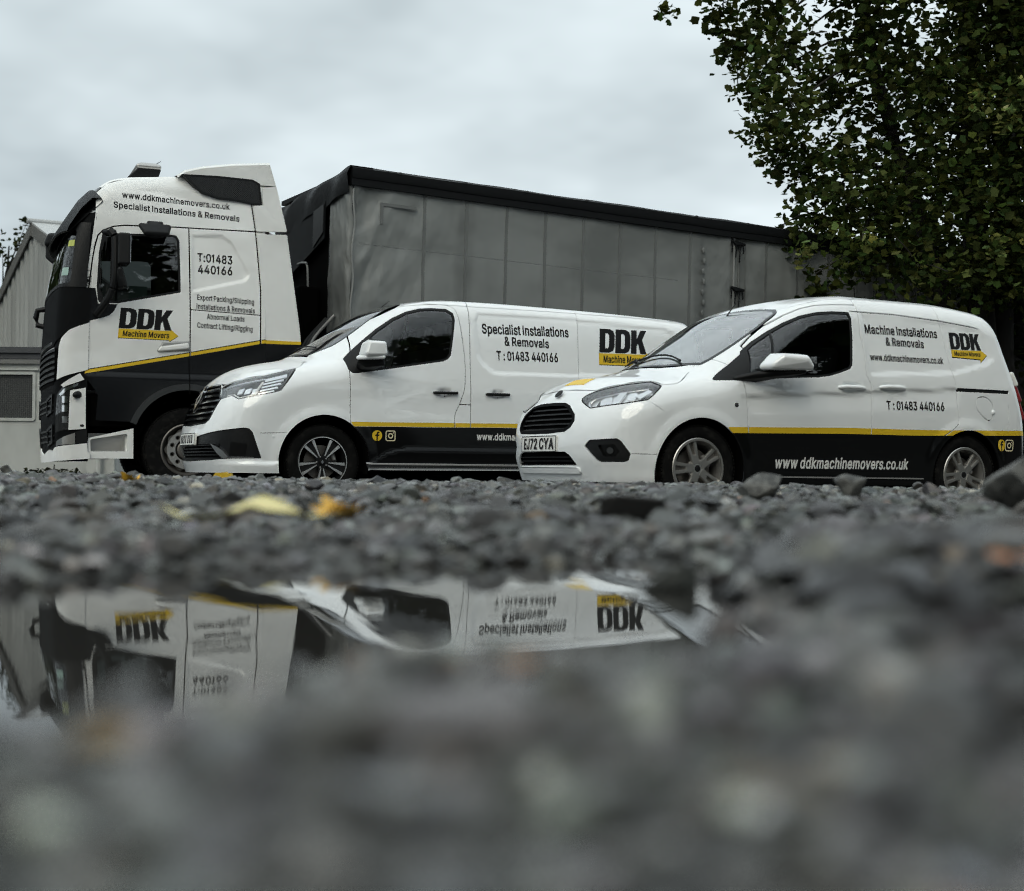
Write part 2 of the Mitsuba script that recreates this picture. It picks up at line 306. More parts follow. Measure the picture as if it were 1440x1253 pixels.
class Car:
    def __init__(s, body, pose, key): s.B, s.k = body, key; s.M, s.o = pose
    def at(s, mode, p):
        p = np.asarray(p, float); B = s.B
        if mode == 'side': return np.stack([p[:, 0], B.side(p[:, 0], p[:, 1]), p[:, 1]], 1)
        if mode == 'far': return np.stack([p[:, 0], -B.side(p[:, 0], p[:, 1]), p[:, 1]], 1)
        if mode == 'top': return np.stack([p[:, 0], p[:, 1], B.top(p[:, 0], p[:, 1])], 1)
        if mode == 'rear': return np.stack([B.root(lambda x: B.f(x, p[:, 0], p[:, 1]), np.full(len(p), -5.), np.full(len(p), -.5)), p[:, 0], p[:, 1]], 1)
        x, y = B.cyl(p[:, 0], p[:, 1]); return np.stack([x, y, p[:, 1]], 1)
    def skin(s, name, poly, mode, m, parent=None, h=.04, off=0., lip=.012, flat=False, **t):
        """part of the body's surface under a flat outline, with its edges turned in by lip"""
        Vs, Fs, Ns, n0 = [], [], [], 0
        for g in getattr(poly, 'geoms', [poly]):
            if g.geom_type != 'Polygon' or g.area < 1e-6: continue
            if flat:
                tm = trimesh.creation.triangulate_polygon(g, engine='earcut'); p, f = np.asarray(tm[0]), np.asarray(tm[1]); rings = []
            else: p, f, rings = tri2d(g, h)
            V = s.at(mode, p); bad = np.isnan(V).any(1)
            if bad.any():
                f = f[~bad[f].any(1)]; V[bad] = 0
            N = s.B.grad(V); V = V + N * off
            Vs.append(V); Ns.append(N); Fs.append(f + n0); n0 += len(V)
            if lip:
                for r in rings:
                    if bad[r].any(): continue
                    a, nn = V[r], N[r]; tn = np.roll(a, -1, 0) - np.roll(a, 1, 0); ln = np.cross(tn, nn); ln /= np.maximum(np.linalg.norm(ln, axis=1, keepdims=True), 1e-9)
                    k = len(r); i = np.arange(k); j = (i + 1) % k
                    Vs += [a, a - nn * lip]; Ns += [ln * .8 + nn * .6, ln]
                    Fs.append(np.vstack([np.stack([i, j, j + k], 1), np.stack([i, j + k, i + k], 1)]) + n0); n0 += 2 * k
        if not Vs: return None
        N = np.vstack(Ns); N /= np.maximum(np.linalg.norm(N, axis=1, keepdims=True), 1e-9)
        V, F = np.vstack(Vs), np.vstack(Fs)
        fn = np.cross(V[F[:, 1]] - V[F[:, 0]], V[F[:, 2]] - V[F[:, 0]]); flip = (fn * N[F].sum(1)).sum(1) < 0; F[flip] = F[flip][:, ::-1]
        return put(name, (V, F), m, parent or s.k, M=s.M, o=s.o, N=N, **t)
    def add(s, name, mesh, m, parent=None, smooth=30, **t): return put(name, mesh, m, parent or s.k, smooth, s.M, s.o, **t)
    def text(s, txt, a, b, h, m='m_letter', mode='side', w=.014, off=.0025, parent=None, name='lettering', slant=0., **t):
        return s.skin(name, fit_text(text_poly(txt) if isinstance(txt, str) else txt, a, b, h * (1.13 if isinstance(txt, str) else 1), w, slant), mode, m, parent, off=off, lip=0, flat=True, **t)
    def cyl2side(s, p): q = s.at('cyl', p); return q[:, [0, 2]]
    def side2cyl(s, p):
        q = s.at('side', p); return np.stack([np.arctan2(q[:, 1], q[:, 0] - s.B.cx) * s.B.cr, q[:, 2]], 1)
    def q2cyl(s, p): p = np.asarray(p, float); return np.stack([np.arctan2(p[:, 1], p[:, 0] - s.B.cx) * s.B.cr, p[:, 2]], 1)
def lines(*ls, w=.0042): return unary_union([LineString(l).buffer(w, cap_style=3) for l in ls])
def smooth_line(pts, n=6):
    """Catmull-Rom through the points"""
    p = np.asarray(pts, float); p = np.vstack([2 * p[0] - p[1], p, 2 * p[-1] - p[-2]]); t = (np.arange(n) / n)[:, None]; out = []
    for a, b, c, d in zip(p, p[1:], p[2:], p[3:]): out.append(.5 * (2*b + (c-a)*t + (2*a-5*b+4*c-d)*t*t + (3*b-a-3*c+d)*t**3))
    return np.vstack(out + [p[-2:-1]])
def ring(pts, n=4):
    p = np.asarray(pts, float); t = (np.arange(n) / n)[:, None]; out = []
    for i in range(len(p)):
        a, b, c, d = p[i-1], p[i], p[(i+1) % len(p)], p[(i+2) % len(p)]; out.append(.5 * (2*b + (c-a)*t + (2*a-5*b+4*c-d)*t*t + (3*b-a-3*c+d)*t**3))
    return Polygon(np.vstack(out)).buffer(0)
def rounded(pts, r): return Polygon(pts).buffer(0).buffer(-r).buffer(r)
def circle(x, z, r, n=24): return Point(x, z).buffer(r, n)
def pose(x, y, th, z=0, pitch=0):
    t, p = math.radians(th), math.radians(pitch); f = np.array([-math.cos(t) * math.cos(p), -math.sin(t) * math.cos(p), math.sin(p)]); l = np.array([math.sin(t), -math.cos(t), 0])
    return np.stack([f, l, np.cross(f, l)], 1), np.array([x, y, z])
def logo(c, bl, br, h, arrow, mode='side', slant=0., words=True):
    """the movers' sign: three heavy letters on a yellow arrow"""
    ar = Polygon(arrow)
    c.skin('logo_arrow_edge', affinity.translate(ar, 0, -.007), mode, 'm_letter', off=.0015, lip=0, h=.03)
    c.skin('logo_arrow', ar, mode, 'm_yellow', off=.0024, lip=0, h=.03)
    c.text(letters_ddk(), bl, br, h, w=0, off=.0036, mode=mode, name='logo_letters', slant=slant)
    if words:
        x0, z0, x1, z1 = ar.bounds; L = x1 - x0
        a0, a1 = arrow[0], arrow[1]; hh = abs(arrow[-1][1] - arrow[0][1])
        def lerp(t): return (a0[0] + (a1[0] - a0[0]) * t, a0[1] + (a1[1] - a0[1]) * t - hh * .80)
        c.text('Machine Movers', lerp(.08), lerp(.985), hh * .52, off=.0036, mode=mode, name='logo_words', w=.02, slant=.10)
def gram(c, x, z, r, mode='side', s=-1):
    """a yellow disc with a black f, and a rounded camera outline beside it"""
    dx = .003
    d = circle(x, z, r); c.skin('round_icon', d, mode, 'm_yellow', off=.0062, lip=0, h=.02)
    f = Polygon([(-.12, -1), (.16, -1), (.16, -.05), (.42, -.05), (.46, .22), (.16, .22), (.16, .36), (.24, .46), (.46, .46), (.46, .74), (.1, .74), (-.12, .5), (-.12, .22), (-.36, .22), (-.36, -.05), (-.12, -.05)])
    c.skin('icon_letter', affinity.affine_transform(f, [s * r, 0, 0, r, x, z]).intersection(d), mode, 'm_letter', off=.0076, lip=0, flat=True)
def camera_icon(c, x, z, r, mode='side', rx=None):
    a = sbox(-r, -r, r, r).buffer(-r * .42).buffer(r * .42); g = a.difference(a.buffer(-r * .2)).union(circle(0, 0, r * .52).difference(circle(0, 0, r * .30))).union(circle(r * -.55, r * .55, r * .11))
    c.skin('square_icon', affinity.affine_transform(g, [1, 0, 0, 1, x, z]), mode, 'm_letter_cream', off=.0065, lip=0, flat=True)
mat('m_letter_cream', base_color=rgb(.60, .54, .36), roughness=.4)

# ---------------------------------------------------------------- wheels
def tyre_mesh(R, rr, w, shoulder=.02, n=72):
    d = R - rr; h = w / 2
    side = [(rr - .005, h * .72), (rr + .012, h * .92), (rr + d * .35, h * 1.0), (rr + d * .55, h * 1.02), (R - shoulder, h * .97), (R - shoulder * .3, h * .86)]
    tread = []
    for y in (.62, .54, .22, .16, -.16, -.22, -.54, -.62): tread.append(y)
    pr = list(side)
    for i, y in enumerate(tread): pr.append((R - (.009 if i % 4 in (1, 2) else 0), h * y))
    pr += [(r, -y) for r, y in reversed(side)]
    return revolve_y(pr, n)
def tread_blocks(R, w, n=72):
    ms = []
    for i in range(n):
        for sgn in (-1, 1):
            b = trimesh.creation.box((.62 * 2 * math.pi * R / n, w * .15, .008)); b.apply_translation((0, sgn * w * .40, R - .0032))
            b.apply_transform(trimesh.transformations.rotation_matrix((i + (sgn > 0) * .5) * 2 * math.pi / n, (0, 1, 0))); ms.append(b)
    return cat(ms)
def rim_barrel(rr, w):
    h = w / 2
    return revolve_y([(rr + .004, h * .80), (rr + .010, h * .90), (rr + .002, h * .96), (rr - .008, h * .93), (rr - .016, h * .70), (rr - .03, h * .1), (rr - .02, -h * .8)], 64)
def bolts(n, r, y, br, a0=0., dome=.012):
    ms = []
    for i in range(n):
        a = a0 + i * 2 * math.pi / n; m = revolve_y([(0.0001, dome), (br * .7, dome * .8), (br, 0), (br, -.02)], 6); m.apply_translation((r * math.cos(a), y, r * math.sin(a))); ms.append(m)
    return cat(ms)
def wheel(car, x, z, yo, R, rr, w, style, a0=0., side=1, name='wheel'):
    """a road wheel whose outer face lies at y = yo * side"""
    k = numbered(car.k + '__' + name); yc = yo - w / 2
    def A(nm, mesh, m, smooth=35, **t):
        m_ = mesh.copy(); v = np.array(m_.vertices); v = np.stack([v[:, 0], v[:, 1] * side, v[:, 2]], 1) + (x, side * yc, z); m_.vertices = v; car.add(nm, m_, m, k, smooth, **t)
    A('tyre', cat([tyre_mesh(R, rr, w), tread_blocks(R, w)]), 'm_rubber')
    h = w / 2
    if style == 'lorry':
        disc = Polygon(Point(0, 0).buffer(.22, 32).exterior).difference(Point(0, 0).buffer(.125, 32))
        bowl = revolve_y([(rr + .01, h * .95), (rr - .005, h * .98), (rr - .02, h * .80), (rr - .035, h * .35), (.222, h * .18), (.218, h * .30)], 64)
        A('rim', bowl, 'm_disc')
        wave = Polygon([((.232 + .012 * math.cos(10 * a)) * math.cos(a), (.232 + .012 * math.cos(10 * a)) * math.sin(a)) for a in np.arange(200) * 2 * math.pi / 200]).difference(Point(0, 0).buffer(.12, 32))
        A('hub_flange', prism(wave, .04, 'y', h * .28), 'm_disc', False)
        ann = disc
        for i in range(10):
            a = math.pi / 10 + i * math.pi / 5; ann = ann.difference(circle(.1675 * math.cos(a), .1675 * math.sin(a), .026, 10))
        A('nut_guard', bevel_prism(ann, .03, .006, 'y', h * .28 + .04), 'm_steel', False)
        [A('wheel_nut', bolts(1, .1675, h * .28 + .045, .016, math.pi / 10 + q * math.pi / 5), 'm_void') for q in range(10)]
        A('hub', revolve_y([(.0001, h * .85), (.09, h * .84), (.105, h * .78), (.118, h * .3), (.118, 0)], 32), 'm_disc')
        return k
    A('rim', rim_barrel(rr, w), 'm_alloy' if style == 'twin_grey' else 'm_plastic')
    A('brake_disc', revolve_y([(.02, h * .15), (rr * .68, h * .15), (rr * .68, h * .02), (.02, h * .02)], 40), 'm_disc')
    A('brake_caliper', hull([(-rr * .55, h * .3, rr * .12, .02), (-rr * .42, h * .3, rr * .38, .02), (-rr * .55, 0, rr * .12, .02), (-rr * .42, 0, rr * .38, .02)], 1), 'm_steel')
    face = h * .74
    if style == 'twin_grey':
        lip = Point(0, 0).buffer(rr + .004, 48).difference(Point(0, 0).buffer(rr - .012, 48)); A('rim_lip', bevel_prism(Polygon(lip.exterior, lip.interiors), .012, .003, 'y', face + .012), 'm_alloy', False)
        hubp = Point(0, 0).buffer(.070, 20)
        for i in range(5):
            a = a0 + i * 2 * math.pi / 5; bars = []
            for sg in (-1, 1):
                p0, p1 = (sg * .017, .055), (sg * .034, rr - .004)
                bars.append(Polygon([(p0[0] - .011, p0[1]), (p0[0] + .011, p0[1]), (p1[0] + .015, p1[1]), (p1[0] - .013, p1[1])]))
            web = affinity.rotate(Polygon([(-.020, .03), (.020, .03), (.030, rr - .006), (-.030, rr - .006)]), a, origin=(0, 0), use_radians=True); A('spoke', bevel_prism(web, .014, .003, 'y', face - .026), 'm_disc', False)
            sp = unary_union(bars + [Polygon([(-.034, .03), (.034, .03), (.030, .100), (-.030, .100)])])
            sp = affinity.rotate(sp, a, origin=(0, 0), use_radians=True)
            A('spoke_face', bevel_prism(Polygon(sp.exterior, sp.interiors), .024, .006, 'y', face - .014), 'm_alloy', False)
        A('hub', bevel_prism(hubp, .024, .006, 'y', face - .026), 'm_alloy', False)
        [A('wheel_nut', bolts(1, .054, face - .004, .011, a0 + .4 + q * math.pi / 2), 'm_steel') for q in range(4)]; A('centre_cap', revolve_y([(.0001, face + .012), (.022, face + .010), (.027, face), (.027, face - .02)], 24), 'm_plastic')
        A('cap_ring', revolve_y([(.024, face + .008), (.034, face + .008), (.036, face - .01)], 24), 'm_alloy_bright')
    else:
        lip = Point(0, 0).buffer(rr + .004, 48).difference(Point(0, 0).buffer(rr - .007, 48)); A('rim_lip', bevel_prism(Polygon(lip.exterior, lip.interiors), .012, .003, 'y', face + .012), 'm_alloy_bright', False)
        for i in range(5):
            a = a0 + i * 2 * math.pi / 5
            body = Polygon([(-.026, .03), (.026, .03), (.062, rr - .004), (-.062, rr - .004)]); body = affinity.rotate(body, a, origin=(0, 0), use_radians=True)
            A('spoke', bevel_prism(body, .020, .004, 'y', face - .026), 'm_plastic', False)
            for sg in (-1, 1):
                p = Polygon([(sg * .007, .058), (sg * .017, .062), (sg * .0655, rr - .006), (sg * .034, rr - .005)]); p = affinity.rotate(p, a, origin=(0, 0), use_radians=True)
                A('spoke_face', bevel_prism(p, .012, .003, 'y', face - .008), 'm_alloy_bright', False)
        A('hub', bevel_prism(Point(0, 0).buffer(.062, 20), .02, .006, 'y', face - .03), 'm_plastic', False)
        [A('wheel_nut', bolts(1, .050, face - .012, .011, a0 + .62 + q * math.pi * .4), 'm_steel') for q in range(5)]; A('centre_cap', revolve_y([(.0001, face + .01), (.022, face + .008), (.026, face - .002), (.026, face - .02)], 24), 'm_plastic')
        dm = Polygon([(-.012, 0), (0, .018), (.012, 0), (0, -.018)]).difference(Polygon([(-.005, 0), (0, .008), (.005, 0), (0, -.008)])); A('cap_emblem', prism(dm, .004, 'y', face + .009), 'm_chrome', False)
    return k
def wheel_well(car, x, z, R, yo, yi, side=1):
    n = 40; a = np.linspace(-.25, math.pi + .25, n); v = []
    for y in (yo, yi): v += [(x + R * math.cos(t), side * y, z + R * math.sin(t)) for t in a]
    i = np.arange(n - 1); f = np.vstack([np.stack([i, i + 1, i + 1 + n], 1), np.stack([i, i + 1 + n, i + n], 1)])
    v = np.array(v); c = len(v); v = np.vstack([v, [[x, side * yi, z]]]); f = np.vstack([f, np.stack([i + n, i + 1 + n, i * 0 + c], 1)])
    car.add('wheel_arch_liner', (v, f), 'm_void', None, False)
def seats(car, x, z0, ys, w=.46):
    for y in ys:
        k = numbered(car.k + '__seat')
        car.add('cushion', hull([(x + .22, y - w/2, z0, .07), (x + .22, y + w/2, z0, .07), (x - .2, y - w/2, z0, .07), (x - .2, y + w/2, z0, .07)], 1), 'm_seat', k)
        car.add('backrest', hull([(x - .22, y - w/2, z0, .07), (x - .22, y + w/2, z0, .07), (x - .38, y - w*.4, z0 + .58, .06), (x - .38, y + w*.4, z0 + .58, .06)], 1), 'm_seat', k)
        car.add('headrest', hull([(x - .40, y - .09, z0 + .74, .06), (x - .40, y + .09, z0 + .74, .06), (x - .42, y - .09, z0 + .82, .05), (x - .42, y + .09, z0 + .82, .05)], 1), 'm_seat', k)
def steering(car, x, y, z):
    m = trimesh.creation.torus(.18, .014, 32, 8); m.apply_transform(trimesh.transformations.rotation_matrix(math.radians(62), (0, 1, 0))); m.apply_translation((x, y, z)); car.add('steering_wheel', m, 'm_plastic_grey')
# ---------------------------------------------------------------- small van (in front)
def small_van():
    k = thing('small_van', 'small white panel van nearest the camera with mesh-free black grille and registration EJ72 CYA', 'van')
    labels[k]['label'] = 'compact white panel van parked rightmost, white door mirror, registration plate EJ72 CYA'
    c = Car(SmallVan(), pose(.935, 10.752, 26.5, .004, .65), k); B = c.B
    R, XR = .307, -2.489
    lipq = [(.616, -.115, .867), (.622, .060, .865), (.614, .300, .853), (.598, .412, .847), (.473, .570, .892), (.302, .677, .918)]
    hood_side = [(.302, .677, .918), (.272, .782, .885), (.161, .794, .899), (.110, .769, .921), (-.051, .620, .997), (-.142, .551, 1.052), (-.157, .535, 1.066)]
    ws = [(-.175, .585), (-.257, .602), (-.319, .606), (-.485, .616), (-.658, .620), (-.845, .592), (-.891, .518)]
    head = [(.338, .791), (.360, .815), (.432, .844), (.637, .888), (.845, .914), (.896, .894), (.930, .880), (.883, .810), (.847, .771), (.696, .742), (.467, .714), (.417, .737), (.36, .765)]
    # fascia round the nose, in (arc, height)
    tipu = c.q2cyl([(.272, .782, .885)])[0]
    S = [tuple(tipu), (.883, .810), (.847, .771)] + [tuple(p) for p in c.side2cyl([(.30, .69), (.185, .622)])]
    arch_a = np.linspace(math.radians(62), math.radians(-14), 14); AR = .372
    arch_front = [(AR * math.cos(t), .292 + AR * math.sin(t)) for t in arch_a]
    lower = [tuple(p) for p in c.side2cyl(arch_front)]
    up = [tuple(p) for p in c.q2cyl(lipq[1:])]
    half = [(0, .866)] + up + S + lower + [(lower[-1][0], .20)]
    fas = Polygon(half + [(-u, z) for u, z in half[::-1][:-1]]).buffer(0)
    gr = ring([(-.42, .552), (-.47, .632), (-.44, .70), (-.36, .755), (-.25, .768), (0, .768), (.173, .763), (.244, .743), (.335, .677), (.350, .631), (.325, .586), (.272, .556), (.072, .544), (-.258, .545)], 3)
    gr = Polygon([(u, z) for u, z in [(-.36, .552), (-.41, .582), (-.428, .631), (-.41, .690), (-.32, .750), (-.20, .766), (0, .768), (.173, .763), (.244, .743), (.335, .677), (.350, .631), (.325, .586), (.272, .556), (.072, .544), (-.20, .546)]]).buffer(-.012).buffer(.012)
    low = Polygon([(-.445, .311), (-.39, .386), (-.335, .408), (.281, .411), (.325, .389), (.389, .314)]).buffer(-.006).buffer(.006)
    fog = rounded([(.460, .452), (.498, .493), (.679, .504), (.704, .486), (.757, .399), (.745, .351), (.720, .340), (.578, .338), (.550, .352)], .008)
    mir = lambda g: affinity.scale(g, -1, 1, origin=(0, 0))
    hl = rounded(head, .006)
    seam_h = [tuple(p) for p in c.side2cyl([(.53, .399), (.36, .399)])]
    shell = fas.difference(unary_union([gr, low, fog, mir(fog), hl, mir(hl)])).difference(lines(seam_h, [(-u, z) for u, z in seam_h], w=.002))
    c.skin('front_bumper', shell, 'cyl', 'm_white', h=.03)
    c.skin('front_bumper_backing', fas.buffer(-.02), 'cyl', 'm_void', h=.07, off=-.075, lip=0)
    # grille
    g = numbered(k + '__grille'); labels[g] = {'label': 'black upper grille with five slim bars'}
    c.skin('frame', gr.buffer(.002).difference(gr.buffer(-.020)), 'cyl', 'm_black_matt', g, off=.004, lip=.03, h=.02)
    for i in range(5):
        z = .572 + i * .037; c.skin('slat', sbox(-.44, z, .36, z + .011).intersection(gr.buffer(-.014)), 'cyl', 'm_plastic', g, off=-.012, lip=.02, h=.03)
    c.skin('backing', gr, 'cyl', 'm_void', g, off=-.035, lip=0, h=.05)
    g = numbered(k + '__lower_grille')
    for z in (.338, .366): c.skin('slat', sbox(-.46, z, .40, z + .008).intersection(low), 'cyl', 'm_plastic', g, off=-.012, lip=.02)
    c.skin('backing', low, 'cyl', 'm_void', g, off=-.03, lip=0, h=.05)
    c.skin('chin_spoiler', Polygon([(-.42, .262), (-.40, .300), (.40, .300), (.42, .262)]), 'cyl', 'm_white', off=.022, lip=.03)
    for sg in (1, -1):
        f = numbered(k + '__fog_light_surround'); q = fog if sg > 0 else mir(fog); ins = rounded([(.553, .456), (.661, .464), (.694, .413), (.666, .376), (.595, .378)], .006); ins = ins if sg > 0 else mir(ins)
        c.skin('frame', q.difference(ins), 'cyl', 'm_plastic', f, off=-.010, lip=.02, h=.025); c.skin('recess', ins, 'cyl', 'm_black_gloss', f, off=-.032, lip=0, h=.03)
        c.skin('lamp', affinity.translate(circle(.63 * sg, .418, .022), 0, 0), 'cyl', 'm_plastic_grey', f, off=-.026, lip=.01, h=.01)
        # headlight
        hp = hl if sg > 0 else mir(hl); L = numbered(k + '__headlight')
        c.skin('housing', hp, 'cyl', 'm_alloy_bright', L, off=-.055, lip=0, h=.03); c.skin('rim', hp.difference(hp.buffer(-.007)), 'cyl', 'm_black_matt', L, off=.0015, lip=.05, h=.02)
        for (u, z, r) in ((.545, .790, .048), (.735, .830, .036)):
            c.skin('reflector', circle(u * sg, z, r), 'cyl', 'm_reflector', L, off=-.040, lip=.012, h=.012); c.skin('bulb_lens', circle(u * sg, z, r * .55), 'cyl', 'm_lens', L, off=-.028, lip=.01, h=.01)
        a = Polygon([(.385, .800), (.43, .826), (.64, .868), (.84, .893), (.84, .880), (.64, .855), (.44, .812), (.41, .775), (.44, .742), (.42, .738)]); b = Polygon([(.80, .80), (.87, .86), (.84, .875), (.76, .82)]); d = Polygon([(.60, .76), (.66, .77), (.69, .86), (.63, .845)])
        for q_ in (Polygon([(.47, .735), (.52, .735), (.535, .80), (.48, .80)]), Polygon([(.60, .765), (.645, .77), (.665, .845), (.625, .84)]), Polygon([(.80, .795), (.835, .82), (.81, .865), (.775, .85)]), Polygon([(.36, .81), (.43, .842), (.64, .884), (.85, .908), (.89, .893), (.64, .870), (.43, .828)])): c.skin('shadow_insert', (q_ if sg > 0 else mir(q_)).intersection(hp.buffer(-.008)), 'cyl', 'm_plastic_grey', L, off=-.044, lip=0, h=.02)
        for q in (a, b, d): c.skin('trim', (q if sg > 0 else mir(q)).intersection(hp.buffer(-.012)), 'cyl', 'm_chrome', L, off=-.030, lip=.014, h=.02)
        c.skin('back_panel', Polygon([(.43, .745), (.44, .81), (.84, .875), (.86, .85), (.80, .775), (.5, .73)] if sg > 0 else [(-u, z) for u, z in [(.43, .745), (.44, .81), (.84, .875), (.86, .85), (.80, .775), (.5, .73)]]), 'cyl', 'm_alloy_bright', L, off=-.048, lip=0, h=.03)
        c.skin('lens', hp.buffer(-.003), 'cyl', 'm_lens', L, off=0, lip=0, h=.02)
    pl = numbered(k + '__number_plate'); P0 = sbox(-.292, .410, .205, .526)
    c.skin('plate', P0, 'cyl', 'm_plate', pl, off=.014, lip=.014, h=.03); c.skin('border', P0.difference(P0.buffer(-.006)), 'cyl', 'm_plastic', pl, off=.0165, lip=0, h=.03)
    c.text('EJ72 CYA', (-.240, .433), (.180, .433), .064, mode='cyl', off=.018, parent=pl, w=.02)
    # bonnet and windscreen
    lip_xy = [(x, y) for x, y, z in lipq[1:]]; hs = [(x, y) for x, y, z in hood_side[1:]]
    full = [(.622, 0)] + lip_xy + hs + [(-.135, .50), (-.075, .43), (.0, .30), (.045, 0)]
    hood = Polygon(full + [(x, -y) for x, y in full[::-1]]).buffer(0).buffer(-.0045)
    c.skin('bonnet', hood, 'top', 'm_white', h=.035); c.skin('bonnet_backing', hood.buffer(-.01), 'top', 'm_void', off=-.03, lip=0, h=.08)
    e = ellipsoid((0, 0, 0), (.035, .045, .006)); e.apply_transform(trimesh.transformations.rotation_matrix(math.radians(50), (0, 1, 0))); e.apply_translation((.672, -.0, .842)); c.add('badge', e, 'm_plastic', label='small dark oval badge on the nose')
    st = affinity.translate(sbox(-.05, -.15, .05, .15), .515, 0.03)
    c.skin('bonnet_logo_arrow', st, 'top', 'm_yellow', off=.002, lip=0)
    wsf = [(.015, 0), (-.03, .30), (-.095, .43)] + ws; wsp = Polygon([(.022, 0), (-.028, .298), (-.090, .422)] + ws + [(-.889, .29), (-.889, 0)] + [(x, -y) for x, y in ([(.022, 0), (-.028, .298), (-.090, .422)] + ws + [(-.889, .29)])[::-1]]).buffer(0)
    c.skin('windscreen', wsp, 'top', 'm_screen', h=.04, lip=0); band = wsp.difference(wsp.buffer(-.03))
    c.skin('windscreen_seal', band, 'top', 'm_black_gloss', off=.0015, lip=.02, h=.03)
    cowl = Polygon([(.045, 0), (0, .30), (-.075, .43), (-.135, .50), (-.157, .535), (-.175, .585), (-.090, .422), (-.028, .298), (.022, 0)]); cowl = cowl.buffer(0); cowl = cowl.union(affinity.scale(cowl, 1, -1, origin=(0, 0)))
    c.skin('scuttle', cowl.buffer(.003), 'top', 'm_plastic', off=-.006, lip=0, h=.03)
    for y0, x0, y1, x1 in ((.40, -.10, -.25, -.06), (-.12, -.04, -.55, -.20)):
        p = [c.at('top', [(x0 + (x1 - x0) * t - .05 * math.sin(math.pi * t) - .02, y0 + (y1 - y0) * t)])[0] + (.0, 0, .018) for t in np.linspace(0, 1, 9)]; c.add('wiper', tube(p, [.010] + [.007] * 7 + [.004]), 'm_plastic')
    # roof
    E_ = [(x, .66) for x in np.linspace(-1.05, -2.86, 12)]; A = [(-.891, .518), (-.93, .60), (-.98, .64)]
    rf = A + E_; roof = Polygon(rf + [(x, -y) for x, y in rf[::-1]]).buffer(-.002)
    rc = [(-1.473, .67), (-1.493, .655), (-1.515, .648), (-1.549, .64), (-1.920, .625), (-1.990, .63), (-2.232, .645), (-2.28, .67)]
    c.skin('roof', roof.difference(lines(rc, w=.003)), 'top', 'm_white', h=.05); c.skin('roof_backing', roof, 'top', 'm_void', off=-.03, lip=0, h=.1)
    # side
    ex = [(x, z) for x, z in zip([p[0] for p in rf], c.at('top', rf)[:, 2])]
    wsz = [(x, float(z)) for (x, y), z in zip(ws[:-1], c.at('top', ws[:-1])[:, 2])]
    hz = [(x, z) for x, y, z in hood_side[1:]]
    Sx = [tuple(p) for p in c.cyl2side([(.883, .810), (.847, .771)])] + [(.30, .69), (.185, .622)]
    xb = lambda z: float(B.xr(z)) + .075
    rear_edge = [(xb(z), z) for z in np.linspace(1.50, .22, 14)]
    arc = lambda xc, r, a0, a1: [(xc + r * math.cos(t), .292 + r * math.sin(t)) for t in np.radians(np.linspace(a0, a1, 30))]
    out = Sx + arc(0, AR, 60, 180 + 12) + [(-.40, .205), (XR + .40, .215)] + arc(XR, .358, -12, 192) + [(XR - .38, .22)] + rear_edge[::-1] + ex[::-1] + wsz[::-1] + hz[::-1]
    side = Polygon(out).buffer(0)
    dlo = rounded([(-.114, .935), (-.160, .971), (-.288, 1.055), (-.410, 1.143), (-.423, 1.165), (-.526, 1.242), (-.662, 1.327), (-.791, 1.397), (-.937, 1.457), (-1.088, 1.492), (-1.228, 1.508), (-1.386, 1.511), (-1.400, 1.464), (-1.386, 1.300), (-1.354, 1.103), (-1.331, 1.075), (-1.235, 1.041), (-1.132, 1.012), (-1.022, .996), (-.788, .980), (-.502, .958), (-.324, .942)], .008)
    gut = [(-.440, 1.12), (-.461, 1.209), (-.544, 1.275), (-.673, 1.367), (-.833, 1.456), (-.974, 1.515), (-1.102, 1.547), (-1.256, 1.563), (-1.473, 1.574)]
    door = [(-.348, .965), (-.352, .937), (-.370, .869), (-.379, .816), (-.395, .624), (-.403, .568), (-.421, .432), (-.429, .26), (-1.50, .26)]
    sdf = [(-1.473, 1.68), (-1.473, 1.519), (-1.462, 1.345), (-1.477, 1.215), (-1.480, 1.029), (-1.511, .974), (-1.520, .926), (-1.522, .660), (-1.51, .26)]
    sdr = [(-2.28, 1.68), (-2.275, 1.502), (-2.296, 1.354), (-2.320, 1.187), (-2.351, 1.037), (-2.366, .979), (-2.367, .855), (-2.383, .748), (-2.378, .696), (-2.328, .655), (-2.20, .58), (-2.10, .46), (-2.04, .26), (-1.51, .26)]
    fuel = ring([(-2.563, .854), (-2.575, .901), (-2.622, .917), (-2.680, .913), (-2.738, .870), (-2.755, .811), (-2.738, .752), (-2.702, .735), (-2.643, .761), (-2.579, .813)], 3)
    slot = Polygon([(-2.371, .977), (-2.935, .980), (-2.93, .952), (-2.369, .948)])
    upper = [(-1.40, 1.519), (-1.824, 1.523), (-2.275, 1.502), (-2.618, 1.474), (-2.69, 1.462)]
    seams = lines([(-.29, 1.06), (-.257, 1.113)], gut, door, sdf, sdr, list(fuel.exterior.coords), w=.004).union(lines(upper, w=.005)).union(lines([(-2.92, .66), (-2.925, .86)], w=.003))
    panels = side.difference(dlo).difference(seams).difference(slot)
    names = [((-.15, .75), 'front_wing'), ((-.8, .7), 'door'), ((-1.9, .8), 'sliding_door'), ((-2.65, 1.0), 'rear_quarter'), ((-2.66, .83), 'fuel_flap'), ((-1.0, .23), 'rocker_panel')]
    for gm in sorted(getattr(panels, 'geoms', [panels]), key=lambda q: -q.area):
        nm = next((n for p, n in names if gm.contains(Point(p))), 'body_panel'); c.skin(nm, gm, 'side', 'm_white', h=.03)
    c.skin('side_backing', side.difference(dlo.buffer(-.02)).buffer(-.004), 'side', 'm_void', h=.06, off=-.014, lip=0)
    c.skin('far_side', side.difference(dlo), 'far', 'm_white', h=.06)
    c.skin('sliding_rail', slot.buffer(.004), 'side', 'm_plastic', off=-.010, lip=0)
